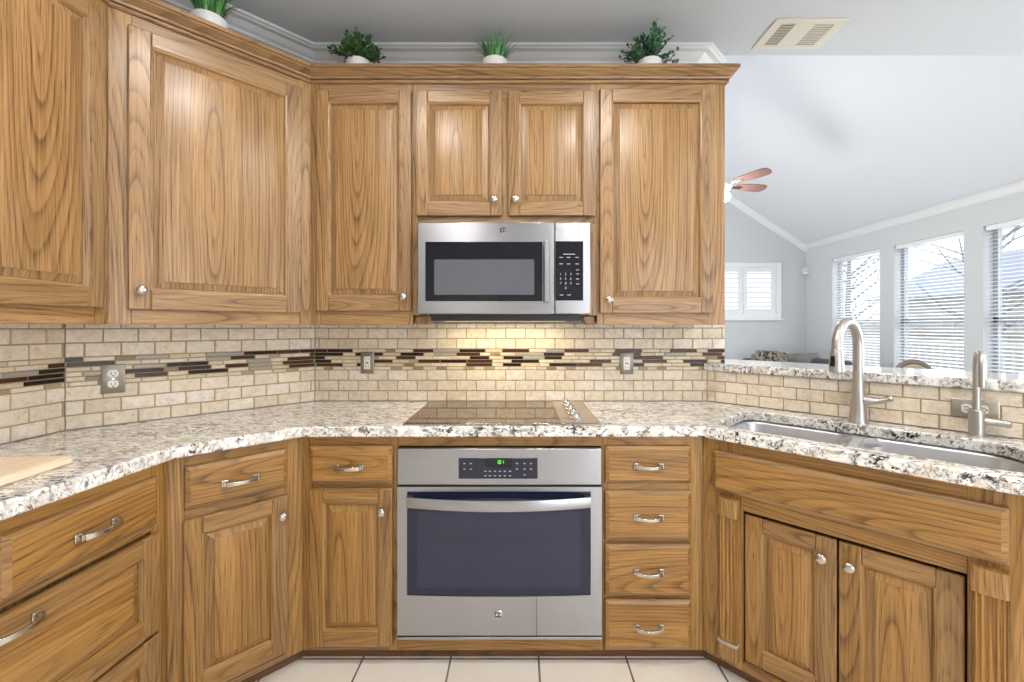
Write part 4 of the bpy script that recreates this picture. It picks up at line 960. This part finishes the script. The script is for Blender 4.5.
for k in range(5):
    a = math.radians(10+72*k); ca, sa = math.cos(a), math.sin(a)
    prof = [(.18,.05),(.27,.062),(.42,.072),(.53,.07),(.57,.05),(.585,.0)]
    out = [(r, w) for r, w in prof]+[(r, -w) for r, w in prof[::-1][1:]]
    tp = math.radians(-15); P = lambda r, w, dz: (r*ca-w*sa*math.cos(tp), r*sa+w*ca*math.cos(tp), fz+.02+w*math.sin(tp)+dz)
    m = MB(); n = len(out); vs = [P(r, w, dz) for dz in (0, .008) for r, w in out]
    uvs = {v: (w, r) for v, (r, w) in zip(vs, out*2)}
    m.poly(vs, [tuple(range(n-1,-1,-1)), tuple(range(n, 2*n))]+[(i, (i+1)%n, n+(i+1)%n, n+i) for i in range(n)], lambda p: uvs[p]); bl = m.build('blade', BLADEW, fa)
    m = MB(); vs = [P(r, w, dz) for dz in (-.006, -.001) for r, w in ((.09,.018),(.26,.03),(.26,-.03),(.09,-.018))]; m.poly(vs, [(0,1,2,3),(7,6,5,4)]+[(i,(i+1)%4,4+(i+1)%4,4+i) for i in range(4)]); m.build('blade_bracket', NICKEL, bl)
lamp('fan_light', 'POINT', (0,0,fz-.26), 52, (1,.95,.88), parent=fa, shadow_soft_size=.1)
# motion sensor in the corner
ms = thing('motion_sensor', 'small round white motion sensor high in the far corner', 'sensor', (5.26, 7.74, 2.36))
m = MB(); m.lathe([(.03,-.065),(.052,-.05),(.058,-.02),(.058,.02),(.05,.045),(.028,.06)], (0,0,0), 'z', 24); m.build('sensor_body', WHITE, ms)
m = MB(); m.lathe([(.035,0),(.033,.012),(.02,.022),(.004,.026)], (0,0,0), 'y', 20); o = m.build('sensor_lens', plain('sensor_lens', (206,206,210), .3), ms); o.location = (-.032, -.04, .0); o.rotation_euler = (0, 0, math.radians(-40))
m = MB(); m.box(-.02, .05, -.02, .06, -.03, .03); m.build('mounting_bracket', WHITE, ms)

# ------------------------------------------------------------------ family room furniture, tops seen over the bar
def pillow(name, mat, parent, loc, rot, sx, sy, sz):
    m = MB(); N = 12; vs = []
    for side in (1, -1):
        for i in range(N+1):
            for j in range(N+1):
                a, b = -1+2*i/N, -1+2*j/N; h_ = ((1-a**4)*(1-b**4))**.5; pin = 1-.06*(abs(a*b))
                vs.append((sx*a*(1-.05*b*b)*pin, side*sy*h_, sz*b*(1-.05*a*a)*pin))
    K = (N+1)**2; fs = []
    for s_ in (0, K):
        for i in range(N):
            for j in range(N):
                f = (s_+i*(N+1)+j, s_+(i+1)*(N+1)+j, s_+(i+1)*(N+1)+j+1, s_+i*(N+1)+j+1); fs.append(f if s_ else f[::-1])
    m.poly(vs, fs, None, 0, True); o = m.build(name, mat, parent, angle=80); o.location = loc; o.rotation_euler = rot; return o
sf = thing('sofa', 'small grey fabric sofa against the far wall, its back just above the bar', 'sofa', (4.60, 7.25, 0))
m = MB(); m.box(-.56, .56, -.42, .42, .06, .42); m.build('sofa_base', FAB, sf, bevel=.04)
m = MB(); m.box(-.56, .56, .22, .45, .42, .78); m.build('backrest', FAB, sf, bevel=.06, seg=4)
for k in (-1, 1):
    m = MB(); m.box(k*.57-.08, k*.57+.08, -.42, .45, .06, .62); m.build('armrest', FAB, sf, bevel=.05, seg=4)
for k in (-1, 1): pillow('seat_cushion', FABL, sf, (.25*k, -.08, .46), (PI/2,0,0), .25, .07, .34)
for k in (-1, 1): pillow('back_cushion', FABL, sf, (.26*k, .17, .70), (-.12,0,0), .27, .09, .18)
for k in range(4):
    m = MB(); m.lathe([(.02,0),(.03,.07)], ((-.5,.5)[k % 2], (-.34,.36)[k//2], 0), 'z', 12); m.build('leg', DARK, sf)
o = pillow('throw_pillow', LEO, None, (4.15, 6.95, .80), (-.12, .08, 0), .27, .08, .155); tag(o, 'dark mottled throw pillow on the grey sofa', 'pillow', 'sofa pillows')
o = pillow('throw_pillow', plain('pillow_stripe', (128,120,122), .9), None, (4.80, 6.98, .735), (-.12, -.2, .1), .22, .075, .17); tag(o, 'plain grey throw pillow on the sofa beside the mottled one', 'pillow', 'sofa pillows')
ar = thing('armchair', 'dark low armchair by the far window, half hidden by the faucet', 'armchair', (4.86, 6.12, 0), math.radians(90))
m = MB(); m.box(-.36, .36, -.38, .38, .14, .44); m.build('seat', plain('dark_fabric', (74,70,72), .9), ar, bevel=.05, seg=3)
m = MB(); m.box(-.36, .36, .24, .42, .44, .87); m.build('backrest', plain('dark_fabric_back', (74,70,72), .9), ar, bevel=.07, seg=4)
for k in (-1, 1):
    m = MB(); m.box(k*.36-.06, k*.36+.06, -.36, .38, .14, .60); m.build('armrest', plain('dark_fabric_arm', (74,70,72), .9), ar, bevel=.05, seg=3)
for k in range(4):
    m = MB(); m.lathe([(.018,0),(.026,.15)], ((-.3,.3)[k % 2], (-.3,.32)[k//2], 0), 'z', 12); m.build('leg', DARK, ar)
dc = thing('dining_chair', 'round-backed upholstered chair in front of the middle window', 'chair', (4.11, 4.27, 0), math.radians(-20))
m = MB(); m.prism([(-.23,.22),(.23,.22),(.26,-.24),(-.26,-.24)], .43, .50); m.build('seat', LINEN, dc, bevel=.02, seg=3)
N = 32; el = [(.175*math.cos(2*PI*k/N), .74+.235*math.sin(2*PI*k/N)) for k in range(N)]
m = MB(); m.tube([(x, .24, z) for x, z in el]+[(el[0][0], .24, el[0][1])], .026, 10); m.build('back_frame', CHAIRF, dc)
m = MB(); m.prism([(x*.9, .74+(z-.74)*.9) for x, z in el], -.255, -.215, axis='y'); m.build('backrest', LINEN, dc, bevel=.012, seg=3)
for sx in (-1, 1):
    m = MB(); m.tube([(sx*.21,.22,0),(sx*.2,.22,.44),(sx*.13,.24,.57)], [.016,.022,.02], 10); m.build('leg', CHAIRF, dc)
    m = MB(); m.tube([(sx*.22,-.2,0),(sx*.22,-.2,.43)], [.014,.022], 10); m.build('leg', CHAIRF, dc)
